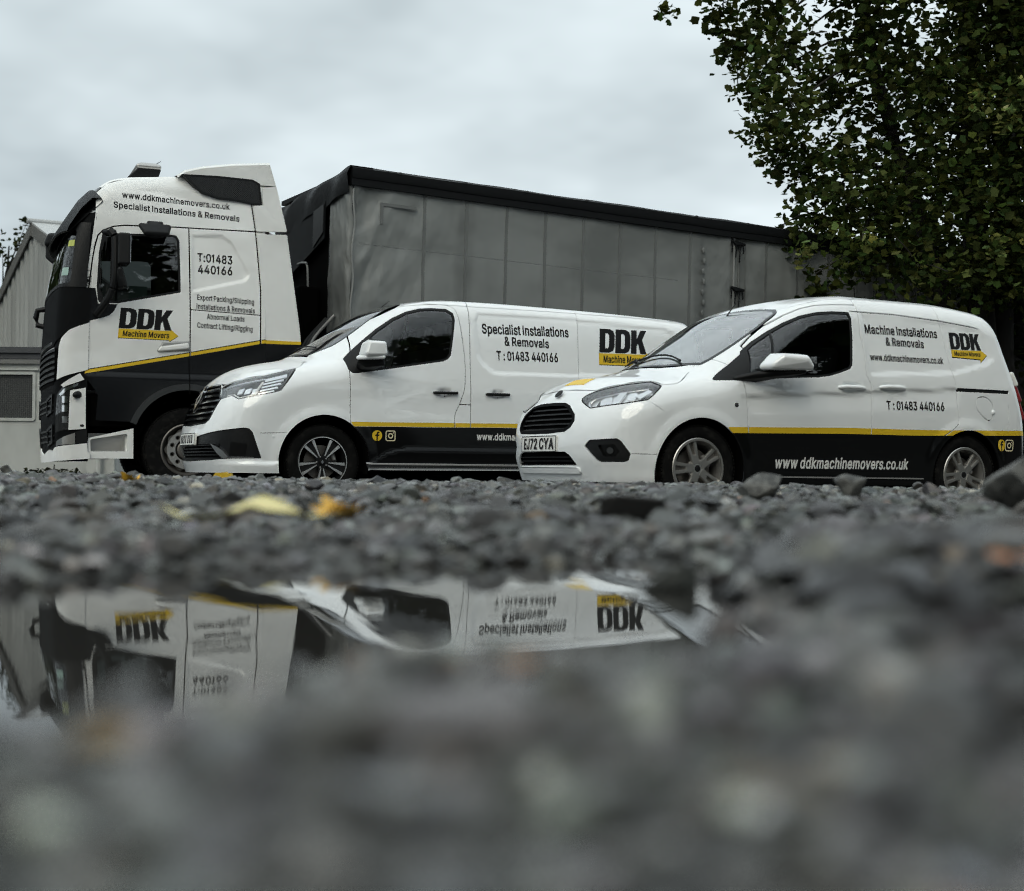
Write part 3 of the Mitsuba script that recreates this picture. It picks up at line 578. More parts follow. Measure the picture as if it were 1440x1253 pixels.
    # windows
    tri = Polygon([(-.114, .935), (-.160, .971), (-.288, 1.055), (-.410, 1.143), (-.473, 1.20), (-.40, .95)]).intersection(dlo)
    frame = dlo.difference(dlo.buffer(-.016)).union(tri).union(LineString([(-.675, 1.33), (-.585, .96)]).buffer(.007).intersection(dlo))
    c.skin('window_frame', frame, 'side', 'm_plastic', off=-.004, lip=.016, h=.025); c.skin('door_window', dlo.difference(tri).buffer(-.008), 'side', 'm_glass_dark', off=-.010, lip=0, h=.04)
    c.skin('far_window', dlo, 'far', 'm_glass_dark', off=-.010, lip=0, h=.06)
    # vinyl
    sb = c.B
    stripe_line = lambda top: [(-.19, .604 if top else .558), (-.41, .611 if top else .568), (-1.35, .634 if top else .589), (-1.97, .638 if top else .594), (-2.45, .648 if top else .606), (-3.2, .668 if top else .629)]
    st = Polygon(stripe_line(1) + stripe_line(0)[::-1]); body = side.difference(seams.buffer(.0005))
    clip = Polygon([(-.16, .66), (-.215, .605), (-.245, .56), (-.25, .1), (-3.4, .1), (-3.4, .8), (-.16, .8)])
    c.skin('yellow_stripe', st.intersection(body).intersection(clip), 'side', 'm_yellow', off=.0014, lip=0, h=.03)
    bb = Polygon([(-.235, .563)] + stripe_line(0)[1:] + [(-3.2, .1), (-.25, .1)])
    c.skin('black_band', bb.intersection(side.buffer(.003)), 'side', 'm_black_gloss', off=.0028, lip=.02, h=.03)
    c.skin('sill_strip', Polygon([(-.46, .262), (-2.05, .272), (-2.05, .262), (-.46, .252)]), 'side', 'm_steel', off=.012, lip=.012)
    c.text('Machine Installations', (-1.521, 1.358), (-2.238, 1.363), .058); c.text('& Removals', (-1.711, 1.275), (-2.087, 1.275), .053); c.text('www.ddkmachinemovers.co.uk', (-1.539, 1.152), (-2.262, 1.160), .043)
    c.text('T : 01483 440166', (-1.664, .783), (-2.232, .793), .056)
    logo(c, (-2.360, 1.282), (-2.685, 1.288), .132, [(-2.364, 1.277), (-2.672, 1.284), (-2.668, 1.294), (-2.741, 1.254), (-2.660, 1.192), (-2.664, 1.216), (-2.361, 1.221)])
    c.text('www ddkmachinemovers.co.uk', (-.643, .325), (-1.887, .337), .068, 'm_letter_white', slant=.08, off=.0065)
    gram(c, -2.845, .543, .047); camera_icon(c, -2.938, .544, .046)
    # handles, mirror, small things
    for xh, zh in ((-1.328, .930), (-1.72, .947)):
        h = numbered(k + '__door_handle'); y0 = float(B.side(np.array([xh]), np.array([zh + .06]))[0])
        c.add('grip', hull([(xh + .115, y0 + .004, zh, .014), (xh + .06, y0 + .020, zh + .006, .017), (xh - .06, y0 + .020, zh + .006, .017), (xh - .115, y0 + .006, zh + .002, .016)]), 'm_white', h)
    m = numbered(k + '__door_mirror')
    cap = hull([(-.455, .96, 1.040, .025), (-.525, .97, 1.105, .032), (-.61, 1.0, 1.110, .034), (-.71, 1.02, 1.107, .036), (-.768, 1.03, 1.090, .028), (-.778, 1.03, 1.04, .020), (-.77, 1.03, 1.03, .016), (-.47, 1.06, 1.045, .03), (-.54, 1.09, 1.10, .032), (-.70, 1.12, 1.09, .036), (-.75, 1.11, 1.05, .03)])
    c.add('cap', cap, 'm_white', m, 60); c.add('arm', hull([(-.30, .845, .955, .018), (-.42, .93, .985, .022), (-.62, 1.05, 1.005, .025), (-.72, 1.08, 1.015, .02), (-.44, .86, .945, .015)]), 'm_plastic', m)
    c.add('glass', bx(-.800, -.795, .95, 1.13, 1.03, 1.12), 'm_glass_dark', m, False)
    fm = numbered(k + '__door_mirror'); v = cap.copy(); v.vertices = v.vertices * (1, -1, 1); v.invert(); c.add('cap', v, 'm_white', fm, 60); c.add('arm', hull([(-.30, -.845, .955, .018), (-.62, -1.05, 1.005, .025)]), 'm_plastic', fm)
    y0 = float(B.side(np.array([-.29]), np.array([.765]))[0]); c.add('side_marker', ellipsoid((-.29, y0, .765), (.017, .008, .017), 2), 'm_plastic_grey'); c.add('aerial', tube([(-.80, 0, 1.50), (-.86, 0, 1.58), (-.93, 0, 1.655)], [.006, .004, .003]), 'm_plastic')
    y0 = float(B.side(np.array([-2.745]), np.array([.80]))[0]); c.add('fuel_catch', ellipsoid((-2.745, y0 + .005, .80), (.016, .012, .02), 2), 'm_white')
    # tail
    zz = np.linspace(.22, 1.50, 18); yy = c.at('side', [(xb(z), z) for z in zz])[:, 1]
    vs = [(xb(z), y, z) for y, z in zip(yy, zz)]
    rows = [[(x, y, z), (x - .07, y * .9, z), (x - .10, y * .5, z), (x - .10, -y * .5, z), (x - .07, -y * .9, z), (x, -y, z)] for (x, y, z) in vs]
    V = np.array(rows).reshape(-1, 3); i, j = np.meshgrid(np.arange(17), np.arange(5), indexing='ij'); q = np.stack([i*6+j, i*6+j+1, (i+1)*6+j+1, (i+1)*6+j], -1).reshape(-1, 4)
    c.add('rear_doors', (V, np.vstack([q[:, [0, 1, 2]], q[:, [0, 2, 3]]])), 'm_white', None, 50)
    tl = numbered(k + '__tail_light')
    for z0, z1, m_ in ((1.03, 1.13, 'm_lens'), (.90, 1.03, 'm_red'), (.76, .90, 'm_red')):
        c.add('lamp', hull([(xb(z0) - .012, .79, z0 + .01, .020), (xb(z1) - .012, .775, z1 - .01, .020), (xb(z0) - .06, .70, z0 + .01, .02), (xb(z1) - .06, .70, z1 - .01, .02)], 1), 'm_red' if m_ == 'm_red' else 'm_plate', tl)
    # inside and underneath
    c.add('floor_pan', bx(.55, -3.1, -.72, .72, .20, .24), 'm_void', None, False); c.add('underbody', bx(.45, -3.0, -.52, .52, .13, .20), 'm_void', None, False); c.add('dashboard', prism([(-.02, .60), (-.12, 1.00), (-.35, .985), (-.50, .90), (-.48, .60)], 1.22, 'y', -.61), 'm_interior', None, False)
    c.add('bulkhead', bx(-1.48, -1.51, -.69, .69, .25, 1.50), 'm_interior', None, False); seats(c, -1.0, .62, (.38, -.38)); steering(c, -.60, -.36, .98)
    for xw, yaw in ((0, 1), (XR, 0)):
        for sg in (1, -1):
            wheel(c, xw, .307 if xw == 0 else .303, .845, R, .207, .195, 'twin_grey', (-.30 if xw == 0 else -.50), sg); wheel_well(c, xw, .30, AR + .004, .86, .58, sg)
    return c
# ---------------------------------------------------------------- medium van (middle)
def medium_van():
    k = thing('medium_van', 'longer white panel van with black door handles, parked between the lorry and the compact van', 'van')
    c = Car(MediumVan(), pose(-2.125, 13.886, 25), k); B = c.B; XR = -3.098; AR, AZ = .432, .345
    mir = lambda g: affinity.scale(g, -1, 1, origin=(0, 0))
    head = [(.539, .906), (.50, .97), (.445, 1.022), (.480, 1.046), (.864, 1.127), (1.145, 1.206), (1.10, 1.09), (1.058, .987), (1.005, .966), (.757, .901), (.682, .936)]
    hl = rounded(head, .004)
    S = [(1.145, 1.206), (1.058, .987)] + [tuple(p) for p in c.side2cyl([(.330, .90), (.245, .785)])]
    lower = [tuple(p) for p in c.side2cyl([(AR * math.cos(t), AZ + AR * math.sin(t)) for t in np.radians(np.linspace(58, -8, 14))])]
    half = [(0, 1.062), (.374, 1.058), (.445, 1.035), (.480, 1.050), (.864, 1.131)] + S + lower + [(lower[-1][0], .24)]
    fas = Polygon(half + [(-u, z) for u, z in half[::-1][:-1]]).buffer(0)
    gh = [(0, 1.054), (.374, 1.052), (.44, 1.02), (.545, .906), (.465, .726), (.40, .689), (0, .672)]
    gr = Polygon(gh + [(-u, z) for u, z in gh[::-1]]).buffer(0)
    ih = [(0, .548), (.25, .572), (.819, .647), (.854, .640), (.878, .602), (.928, .373), (.66, .366), (.5, .352), (0, .34)]
    it = Polygon(ih + [(-u, z) for u, z in ih[::-1]]).buffer(-.006).buffer(.006)
    sh = [tuple(p) for p in c.side2cyl([(.60, .600), (.365, .607)])]
    shell = fas.difference(unary_union([gr, it, hl, mir(hl)])).difference(lines(sh, [(-u, z) for u, z in sh], w=.002))
    c.skin('front_bumper', shell, 'cyl', 'm_white', h=.035); c.skin('front_bumper_backing', fas.buffer(-.02), 'cyl', 'm_void', h=.08, off=-.09, lip=0)
    g = numbered(k + '__grille'); labels[g] = {'label': 'black grille crossed by thin chrome bars'}
    c.skin('backing', gr, 'cyl', 'm_void', g, off=-.03, lip=0, h=.06); c.skin('frame', gr.difference(gr.buffer(-.014)), 'cyl', 'm_black_gloss', g, off=.002, lip=.03, h=.03)
    for z in (.735, .785, .838, .893, .945, .995):
        b = sbox(-.56, z, .56, z + .020).intersection(gr.buffer(-.012)); c.skin('slat', b, 'cyl', 'm_black_gloss', g, off=-.008, lip=.02, h=.03)
    for z0, z1 in ((.882, .895), (.780, .790), (1.002, 1.010)):
        b = Polygon([(-.54, z0 + .018), (-.1, z0), (.1, z0), (.54, z0 + .018), (.54, z0 + .028), (.1, z0 + .010), (-.1, z0 + .010), (-.54, z0 + .028)]).intersection(gr.buffer(-.012)); c.skin('chrome_bar', b, 'cyl', 'm_chrome', g, off=.002, lip=.012, h=.03)
    dm = Polygon([(0, .80), (.075, .925), (0, 1.05), (-.075, .925)]).difference(Polygon([(0, .86), (.042, .925), (0, .99), (-.042, .925)])); c.skin('diamond_emblem', dm, 'cyl', 'm_chrome', off=.022, lip=.02, h=.02)
    n = numbered(k + '__lower_grille'); labels[n] = {'label': 'wide black lower intake'}
    c.skin('surround', it.difference(sbox(-.62, .375, .62, .50)), 'cyl', 'm_plastic', n, off=-.012, lip=.02, h=.04); c.skin('backing', sbox(-.62, .375, .62, .50), 'cyl', 'm_void', n, off=-.045, lip=0, h=.06)
    for z in (.395, .425, .455, .485): c.skin('slat', sbox(-.60, z, .60, z + .010), 'cyl', 'm_plastic', n, off=-.020, lip=.02)
    for sg in (1, -1):
        f = (lambda q: q) if sg > 0 else mir
        c.skin('intake_recess', f(rounded([(.70, .39), (.82, .39), (.84, .50), (.72, .52)], .01)), 'cyl', 'm_black_gloss', n, off=-.008, lip=0, h=.03)
        c.skin('chrome_blade', f(Polygon([(.529, .503), (.60, .478), (.655, .447), (.705, .382), (.669, .371), (.645, .378), (.60, .418)])), 'cyl', 'm_chrome', off=.008, lip=.02, h=.03); c.skin('chrome_line', f(sbox(.70, .378, .88, .384)), 'cyl', 'm_chrome', off=.002, lip=.01)
        L = numbered(k + '__headlight')
        c.skin('housing', f(hl), 'cyl', 'm_plastic', L, off=-.05, lip=0, h=.03); c.skin('rim', f(hl.difference(hl.buffer(-.010))), 'cyl', 'm_plastic', L, off=-.004, lip=.05, h=.02)
        c.skin('light_guide', f(LineString([(.60, .945), (.682, .952), (.752, .920), (.868, .950), (.893, 1.072)]).buffer(.009)).intersection(f(hl)), 'cyl', 'm_letter_white', L, off=-.018, lip=.012, h=.015)
        c.skin('light_guide', f(Polygon([(.50, 1.030), (.90, 1.108), (.90, 1.098), (.50, 1.018)])), 'cyl', 'm_chrome', L, off=-.015, lip=.01)
        for a, b in (((.905, 1.090), (1.080, 1.140)), ((.905, 1.052), (1.064, 1.098)), ((.905, 1.020), (1.048, 1.062)), ((.902, .988), (1.030, 1.024)), ((.895, .954), (1.008, .990))):
            w = .016 if a[1] > 1.06 else .008; c.skin('light_bar', f(LineString([a, b]).buffer(w, cap_style=2)).intersection(f(hl.buffer(-.012))), 'cyl', 'm_chrome', L, off=-.016, lip=.014, h=.02)
        for u in (.70, .775, .84): c.skin('reflector', f(Polygon([(u, .962), (u + .045, .970), (u + .048, 1.025), (u - .005, 1.012)])), 'cyl', 'm_reflector', L, off=-.028, lip=.012, h=.015)
        c.skin('lens', f(hl.buffer(-.002)), 'cyl', 'm_lens', L, off=0, lip=0, h=.03)
    pl = numbered(k + '__number_plate'); P0 = sbox(-.26, .492, .26, .604); c.skin('plate', P0, 'cyl', 'm_plate', pl, off=.020, lip=.02, h=.03); c.skin('border', P0.difference(P0.buffer(-.006)), 'cyl', 'm_plastic', pl, off=.0225, lip=0, h=.03)
    for u in (-.20, -.14, -.08, -.02, .06, .12, .18): c.skin('character', sbox(u - .018, .51, u + .018, .586).difference(sbox(u - .006, .525, u + .006, .572)), 'cyl', 'm_letter', pl, off=.0225, lip=0, flat=True)
    # bonnet, windscreen, roof
    fr = c.at('cyl', [(0, 1.060), (.2, 1.060), (.374, 1.056), (.480, 1.048), (.66, 1.088), (.864, 1.129), (1.0, 1.165), (1.145, 1.206)])
    hf = [(x, y) for x, y, z in fr]; hs = [(.185, .803), (.095, .637), (.015, .45)]
    full = hf + hs + [(.065, .25), (.075, 0)]; hood = Polygon(full + [(x, -y) for x, y in full[::-1]]).buffer(0).buffer(-.004)
    c.skin('bonnet', hood, 'top', 'm_white', h=.04); c.skin('bonnet_backing', hood.buffer(-.01), 'top', 'm_void', off=-.03, lip=0, h=.1)
    ws = [(-.002, .425), (-.081, .46), (-.194, .53), (-.275, .548), (-.357, .554), (-.579, .528), (-.902, .492)]
    wh = [(.060, 0), (.05, .2)] + ws + [(-.915, .3), (-.915, 0)]; wsp = Polygon(wh + [(x, -y) for x, y in wh[::-1]]).buffer(0)
    c.skin('windscreen', wsp, 'top', 'm_glass_dark', h=.05, lip=0); c.skin('windscreen_seal', wsp.difference(wsp.buffer(-.028)), 'top', 'm_black_gloss', off=.0015, lip=.02, h=.03)
    for y0, x0, y1, x1 in ((.38, -.06, -.25, -.02), (-.05, .0, -.5, -.2)): c.add('wiper', tube([c.at('top', [(x0 + (x1 - x0) * t - .03, y0 + (y1 - y0) * t)])[0] + (0, 0, .018) for t in np.linspace(0, 1, 9)], [.010] + [.007] * 7 + [.004]), 'm_plastic')
    rf = [(-.902, .492), (-.95, .60), (-1.02, .68)] + [(x, .72) for x in np.linspace(-1.12, -4.0, 14)]; roof = Polygon(rf + [(x, -y) for x, y in rf[::-1]]).buffer(-.002)
    c.skin('roof', roof, 'top', 'm_white', h=.06)
    # side
    ex = [(x, float(z)) for (x, y), z in zip(rf, c.at('top', rf)[:, 2])]; wz = [(x, float(z)) for (x, y), z in zip(ws[:-1], c.at('top', ws[:-1])[:, 2])]
    hz = [(x, float(z)) for (x, y), z in zip([(.228, .83)] + hs, c.at('top', [(.228, .83)] + hs)[:, 2])]
    Sx = [tuple(p) for p in c.cyl2side([(1.145, 1.206), (1.058, .987)])] + [(.330, .90), (.245, .785)]
    xb = lambda z: float(B.xr(z)) + .07; rear = [(xb(z), z) for z in np.linspace(1.75, .28, 12)]
    arc = lambda xc, r: [(xc + r * math.cos(t), AZ + r * math.sin(t)) for t in np.radians(np.linspace(58 if xc == 0 else -10, 190, 30))]
    side = Polygon(Sx + arc(0, AR) + [(-.44, .275), (XR + .45, .275)] + arc(XR, .42) + [(XR - .44, .28)] + rear[::-1] + ex[::-1] + wz[::-1] + hz[::-1]).buffer(0)
    dlo = rounded([(-.204, 1.307), (-.269, 1.371), (-.402, 1.488), (-.541, 1.606), (-.696, 1.714), (-.836, 1.783), (-.98, 1.822), (-1.10, 1.832), (-1.250, 1.829), (-1.312, 1.790), (-1.325, 1.722), (-1.29, 1.53), (-1.259, 1.377), (-1.227, 1.338), (-1.173, 1.313), (-.592, 1.215), (-.325, 1.172), (-.267, 1.169), (-.230, 1.198)], .012)
    door = [(-.385, 1.62), (-.338, 1.528), (-.319, 1.473), (-.278, 1.370), (-.240, 1.183), (-.242, .687), (-.25, .34), (-1.30, .34)]
    sdf = [(-1.50, 1.93), (-1.479, 1.868), (-1.452, 1.231), (-1.450, .689), (-1.45, .34), (-1.30, .34)]; dcv = smooth_line([(-.85, 1.845), (-1.1, 1.868), (-1.29, 1.86), (-1.36, 1.76), (-1.398, 1.40), (-1.398, 1.20), (-1.385, 1.05), (-1.336, .907), (-1.290, .80), (-1.288, .686), (-1.30, .34)])
    sdr = [(-2.672, 1.90), (-2.669, 1.862), (-2.626, 1.179), (-2.646, .799), (-2.60, .34), (-1.45, .34)]; gut = [(-1.05, 1.875), (-1.479, 1.868), (-2.437, 1.866), (-4.02, 1.845)]
    seams = lines(door, dcv, [(-1.336, .907), (-1.452, .905)]).union(lines(sdf, w=.0045)).union(lines(sdr, gut, w=.0035)).union(lines([(.36, .607), (.42, .60)], w=.002))
    panels = side.difference(dlo).difference(seams); names = [((-.1, .95), 'front_wing'), ((-.8, .9), 'door'), ((-2.0, .9), 'sliding_door'), ((-3.4, 1.0), 'rear_quarter'), ((-1.41, 1.6), 'door_pillar')]
    for gm in sorted(getattr(panels, 'geoms', [panels]), key=lambda q: -q.area):
        c.skin(next((n for p, n in names if gm.contains(Point(p))), 'body_panel'), gm, 'side', 'm_white', h=.035)
    c.skin('side_backing', side.difference(dlo.buffer(-.02)).buffer(-.004), 'side', 'm_void', h=.08, off=-.014, lip=0); c.skin('far_side', side.difference(dlo), 'far', 'm_white', h=.08)
    tri = Polygon([(-.204, 1.307), (-.402, 1.488), (-.47, 1.545), (-.56, 1.21), (-.267, 1.169), (-.230, 1.198)]).intersection(dlo); bar = Polygon([(-.835, 1.79), (-.865, 1.79), (-.762, 1.22), (-.735, 1.22)]).intersection(dlo)
    c.skin('window_frame', dlo.difference(dlo.buffer(-.020)).union(tri), 'side', 'm_plastic', off=-.004, lip=.02, h=.03); c.skin('window_divider', bar, 'side', 'm_plastic', off=-.03, lip=0)
    c.skin('door_window', dlo.difference(tri).buffer(-.01), 'side', 'm_glass_dark', off=-.010, lip=0, h=.05); c.skin('far_window', dlo, 'far', 'm_glass_dark', off=-.010, lip=0, h=.08)
    body = side.difference(seams.buffer(.0005)); top = [(-.20, .7165), (-.27, .718), (-1.951, .734), (-4.1, .754)]; bot = [(-.20, .676), (-.27, .677), (-1.951, .694), (-4.1, .714)]
    clip = Polygon([(-.235, .76), (-.246, .719), (-.268, .677), (-.27, .1), (-4.2, .1), (-4.2, .8), (-.235, .8)])
    c.skin('yellow_stripe', Polygon(top + bot[::-1]).intersection(body).intersection(clip), 'side', 'm_yellow', off=.0014, lip=0, h=.035); c.skin('black_band', Polygon([(x, z - .002) for x, z in bot] + [(-4.1, .332), (-.2, .332)]).intersection(side.buffer(.003)).intersection(clip), 'side', 'm_black_gloss', off=.003, lip=.014, h=.03)
    c.skin('sill_trim', Polygon([(-.40, .326), (-2.66, .322), (-2.66, .300), (-.41, .300)]), 'side', 'm_plastic_grey', off=.016, lip=.02); c.skin('sill_edge', Polygon([(-.395, .334), (-2.66, .330), (-2.66, .324), (-.395, .327)]), 'side', 'm_steel', off=.018, lip=.01)
    c.text('Specialist Installations', (-1.607, 1.608), (-2.549, 1.614), .082); c.text('& Removals', (-1.839, 1.498), (-2.320, 1.494), .074); c.text('T : 01483 440166', (-1.745, 1.350), (-2.410, 1.356), .077)
    logo(c, (-2.882, 1.474), (-3.43, 1.476), .243, [(-2.879, 1.466), (-3.42, 1.470), (-3.425, 1.49), (-3.56, 1.408), (-3.42, 1.33), (-3.415, 1.352), (-2.871, 1.350)], slant=.12)
    wl = text_poly('www.ddkmac').bounds[2] / text_poly('www.ddkmachinemovers.co.uk').bounds[2]; c.text('www.ddkmachinemovers.co.uk', (-1.516, .572), (-1.516 - .444 / wl, .576), .055, 'm_letter_white', off=.0068)
    gram(c, -.505, .595, .050); camera_icon(c, -.638, .596, .050)
    for xh in (-1.188, -1.732): 
        h = numbered(k + '__door_handle'); y0 = float(B.side(np.array([xh]), np.array([1.08]))[0]); c.add('grip', hull([(xh + .115, y0 + .006, 1.010, .013), (xh + .11, y0 + .026, 1.011, .013), (xh - .11, y0 + .026, 1.013, .013), (xh - .115, y0 + .006, 1.013, .013)]), 'm_plastic', h)
    y0 = float(B.side(np.array([.478]), np.array([.571]))[0]); c.add('parking_sensor', ellipsoid((.478, y0, .571), (.016, .004, .016), 2), 'm_white')
    for sg in (1, -1):
        m = numbered(k + '__door_mirror'); Z = lambda L: hull([(x, sg * y, z, r) for x, y, z, r in L])
        c.add('cap', Z([(-.318, 1.07, 1.345, .025), (-.342, 1.08, 1.42, .03), (-.375, 1.09, 1.445, .028), (-.478, 1.09, 1.440, .028), (-.498, 1.09, 1.34, .024), (-.335, 1.20, 1.345, .03), (-.36, 1.20, 1.425, .03), (-.475, 1.21, 1.425, .03), (-.49, 1.21, 1.35, .025)]), 'm_white', m, 60)
        c.add('lower_cap', Z([(-.285, 1.06, 1.305, .018), (-.33, 1.16, 1.305, .02), (-.49, 1.10, 1.312, .02), (-.48, 1.20, 1.312, .02), (-.30, 1.06, 1.318, .016)]), 'm_white', m, 60); c.add('arm', Z([(-.30, 1.04, 1.275, .016), (-.50, 1.12, 1.285, .02), (-.50, 1.12, 1.255, .02), (-.36, 1.05, 1.235, .02), (-.44, .93, 1.22, .03), (-.34, .94, 1.23, .03)]), 'm_plastic', m)
    c.add('aerial', tube([(-.86, 0, 1.88), (-.90, 0, 1.92), (-.97, 0, 1.975)], [.007, .005, .003]), 'm_plastic')
    zz = np.linspace(.28, 1.75, 14); yy = c.at('side', [(xb(z), z) for z in zz])[:, 1]
    V = np.array([[(xb(z), y, z), (xb(z) - .06, y * .93, z), (xb(z) - .08, 0, z), (xb(z) - .06, -y * .93, z), (xb(z), -y, z)] for y, z in zip(yy, zz)] + [[(-4.005, y, float(c.at('top', [(-4.005, y)])[0][2]) - .004) for y in (.70, .6, 0, -.6, -.70)]]).reshape(-1, 3)
    i, j = np.meshgrid(np.arange(14), np.arange(4), indexing='ij'); q = np.stack([i*5+j, i*5+j+1, (i+1)*5+j+1, (i+1)*5+j], -1).reshape(-1, 4); c.add('rear_doors', (V, np.vstack([q[:, [0, 1, 2]], q[:, [0, 2, 3]]])), 'm_white', None, 50)
    c.add('floor_pan', bx(.6, -3.9, -.80, .80, .26, .30), 'm_void', None, False); c.add('underbody', bx(.5, -3.8, -.58, .58, .15, .26), 'm_void', None, False); c.add('bulkhead', bx(-1.42, -1.46, -.84, .84, .3, 1.75), 'm_interior', None, False); c.add('dashboard', prism([(.02, .70), (-.05, 1.22), (-.30, 1.19), (-.45, 1.08), (-.42, .7)], 1.3, 'y', -.65), 'm_interior', None, False)
    seats(c, -.95, .86, (.48, -.02, -.5)); steering(c, -.55, -.42, 1.20)
    for xw in (0, XR):
        for sg in (1, -1): wheel(c, xw, .345, .93, .345, .231, .215, 'twin_silver', .62, sg); wheel_well(c, xw, AZ, AR + .004, .945, .62, sg)
    return c
# ---------------------------------------------------------------- articulated lorry: tractor unit
def lorry():
    k = thing('lorry', 'tall white and black sleeper-cab lorry at the left with a light bar on its roof', 'lorry')
    c = Car(LorryCab(), pose(-4.157, 17.33, 22), k); B = c.B; mir = lambda g: affinity.scale(g, -1, 1, origin=(0, 0))
    both = lambda g: unary_union([g, mir(g)])
    # front, in (arc, height)
    U = 1.105
    c.skin('front_shell', sbox(-U, .34, U, 3.12), 'cyl', 'm_black_matt', h=.05)
    bl = Polygon([(-.93, 1.70), (-.80, 1.62), (.80, 1.62), (.93, 1.72), (.985, 1.80), (1.04, 1.845), (U, 1.885), (U, 2.27), (-U, 2.27), (-U, 1.885), (-1.04, 1.845), (-.985, 1.80)]); c.skin('front_panel', bl, 'cyl', 'm_black_matt', off=.012, lip=.012, h=.05)
    c.skin('maker_bar', sbox(-.70, 1.645, .70, 1.675), 'cyl', 'm_chrome', off=.018, lip=.008); c.skin('badge_bar', Polygon([(-.85, 1.56), (.85, 1.60), (.85, 1.585), (-.85, 1.545)]), 'cyl', 'm_steel', off=.02, lip=.01)
    for s_ in (1, -1):
        f = (lambda q: q) if s_ > 0 else mir
        c.skin('corner_panel', f(Polygon([(.895, 1.24), (.91, 1.62), (.93, 1.70), (.985, 1.79), (1.04, 1.838), (U - .003, 1.878), (U - .003, 1.355), (1.0, 1.30)])), 'cyl', 'm_lorry_white', off=.016, lip=.016, h=.04)
        c.skin('corner_panel', f(Polygon([(.935, 1.18), (1.055, 1.315), (1.085, 1.245), (.955, 1.155)])), 'cyl', 'm_lorry_white', off=.016, lip=.016)
        H = numbered(k + '__headlight'); hp = Polygon([(.88, .66), (.905, 1.075), (.955, 1.157), (1.055, 1.229), (1.055, 1.168), (1.0, 1.125), (.985, .69)])
        c.skin('housing', f(hp), 'cyl', 'm_plastic', H, off=.006, lip=0, h=.03); c.skin('daylight_strip', f(Polygon([(.92, 1.08), (.965, 1.145), (1.045, 1.205), (1.045, 1.18), (.98, 1.12), (.935, 1.06)])), 'cyl', 'm_reflector', H, off=.014, lip=.01, h=.02)
        for z in (1.02, .92, .80): c.skin('reflector', f(sbox(.945, z - .036, .982, z + .036)), 'cyl', 'm_reflector', H, off=.012, lip=.01, h=.02)
        c.skin('lens', f(hp), 'cyl', 'm_lens', H, off=.022, lip=0, h=.03)
        c.skin('headlight_panel', f(Polygon([(1.0, 1.123), (1.096, 1.155), (1.096, .702), (.988, .684)])), 'cyl', 'm_lorry_white', off=.018, lip=.018); c.skin('panel_marker', f(circle(1.07, .735, .014)), 'cyl', 'm_plastic', off=.022, lip=0)
        q = c.at('cyl', [(1.045 * s_, 1.075)])[0]; c.add('side_camera', hull([(q[0], q[1], 1.075, .045), (q[0] + .03, q[1] + s_ * .05, 1.07, .032)]), 'm_plastic')
        c.skin('fog_light', f(Polygon([(.879, .563), (1.027, .655), (1.026, .534), (.864, .511)])), 'cyl', 'm_reflector', off=.010, lip=.01); c.skin('fog_bezel', f(Polygon([(.94, .602), (1.027, .655), (1.026, .534), (.94, .522)])), 'cyl', 'm_alloy', off=.013, lip=.01)
        c.skin('bumper_block', f(Polygon([(1.031, .67), (1.104, .702), (1.103, .551), (1.03, .537)])), 'cyl', 'm_plastic', off=.014, lip=.014)
        c.skin('lower_bumper', f(Polygon([(.60, .47), (.80, .452), (.863, .496), (1.103, .542), (1.106, .446), (1.12, .431), (1.12, .371), (.92, .345), (.60, .33), (0, .325), (0, .405)])), 'cyl', 'm_lorry_white', off=.020, lip=.02)
    g = numbered(k + '__grille'); gp = Polygon([(-.86, 1.19), (-.88, 1.56), (.885, 1.60), (.885, 1.26), (.80, 1.19)])
    c.skin('mesh', gp, 'cyl', 'm_void', g, off=.006, lip=0, h=.06)
    for z in np.arange(1.23, 1.57, .065): c.skin('slat', sbox(-.86, z, .87, z + .030).intersection(gp), 'cyl', 'm_plastic', g, off=.022, lip=.02)
    g = numbered(k + '__lower_grille')
    for z0 in (.84, .50): [c.skin('frame', ff(Polygon([(.50, z0), (.80, z0 + .04), (.83, z0 + .25), (.50, z0 + .20)]).difference(Polygon([(.53, z0 + .03), (.77, z0 + .06), (.80, z0 + .215), (.53, z0 + .17)]))), 'cyl', 'm_plastic', g, off=.022, lip=.02) for ff in (lambda q: q, mir)]
    for z0 in (.55, .61, .67, .89, .95, 1.01): c.skin('slat', sbox(-.82, z0, .82, z0 + .02), 'cyl', 'm_plastic', g, off=.012, lip=.012)
    w = sbox(-.985, 2.30, .985, 2.93).buffer(-.05).buffer(.05); c.skin('windscreen', w, 'cyl', 'm_glass_dark', off=.016, lip=0, h=.06); c.skin('windscreen_frame', sbox(-1.075, 2.27, 1.075, 3.0).difference(w.buffer(-.01)), 'cyl', 'm_plastic', off=.020, lip=.012, h=.05)
    for u, z, w_, h_, m in ((.90, 2.73, .07, .07, 'm_paper_yellow'), (.88, 2.40, .07, .09, 'm_paper')): c.skin('window_sticker', sbox(u, z, u + w_, z + h_), 'cyl', m, off=.0185, lip=0)
    # visor over the windscreen
    rows = []
    for t, (x, z) in enumerate([(1.07, 3.475), (1.17, 3.37), (1.29, 3.18), (1.41, 2.985), (1.435, 2.925), (1.415, 2.915), (1.25, 3.14), (1.05, 3.44)]):
        rows.append([(x - .10 * abs(y) ** 3, y * 1.15, z - .02 * abs(y) ** 3 - (.16 * abs(y) ** 5 if t in (0, 7) else .06 * abs(y) ** 5 if t in (1, 6) else 0)) for y in np.linspace(-1, 1, 15)])
    V = np.array(rows).reshape(-1, 3); i, j = np.meshgrid(np.arange(8), np.arange(14), indexing='ij'); i2 = (i + 1) % 8; q = np.stack([i*15+j, i*15+j+1, i2*15+j+1, i2*15+j], -1).reshape(-1, 4)
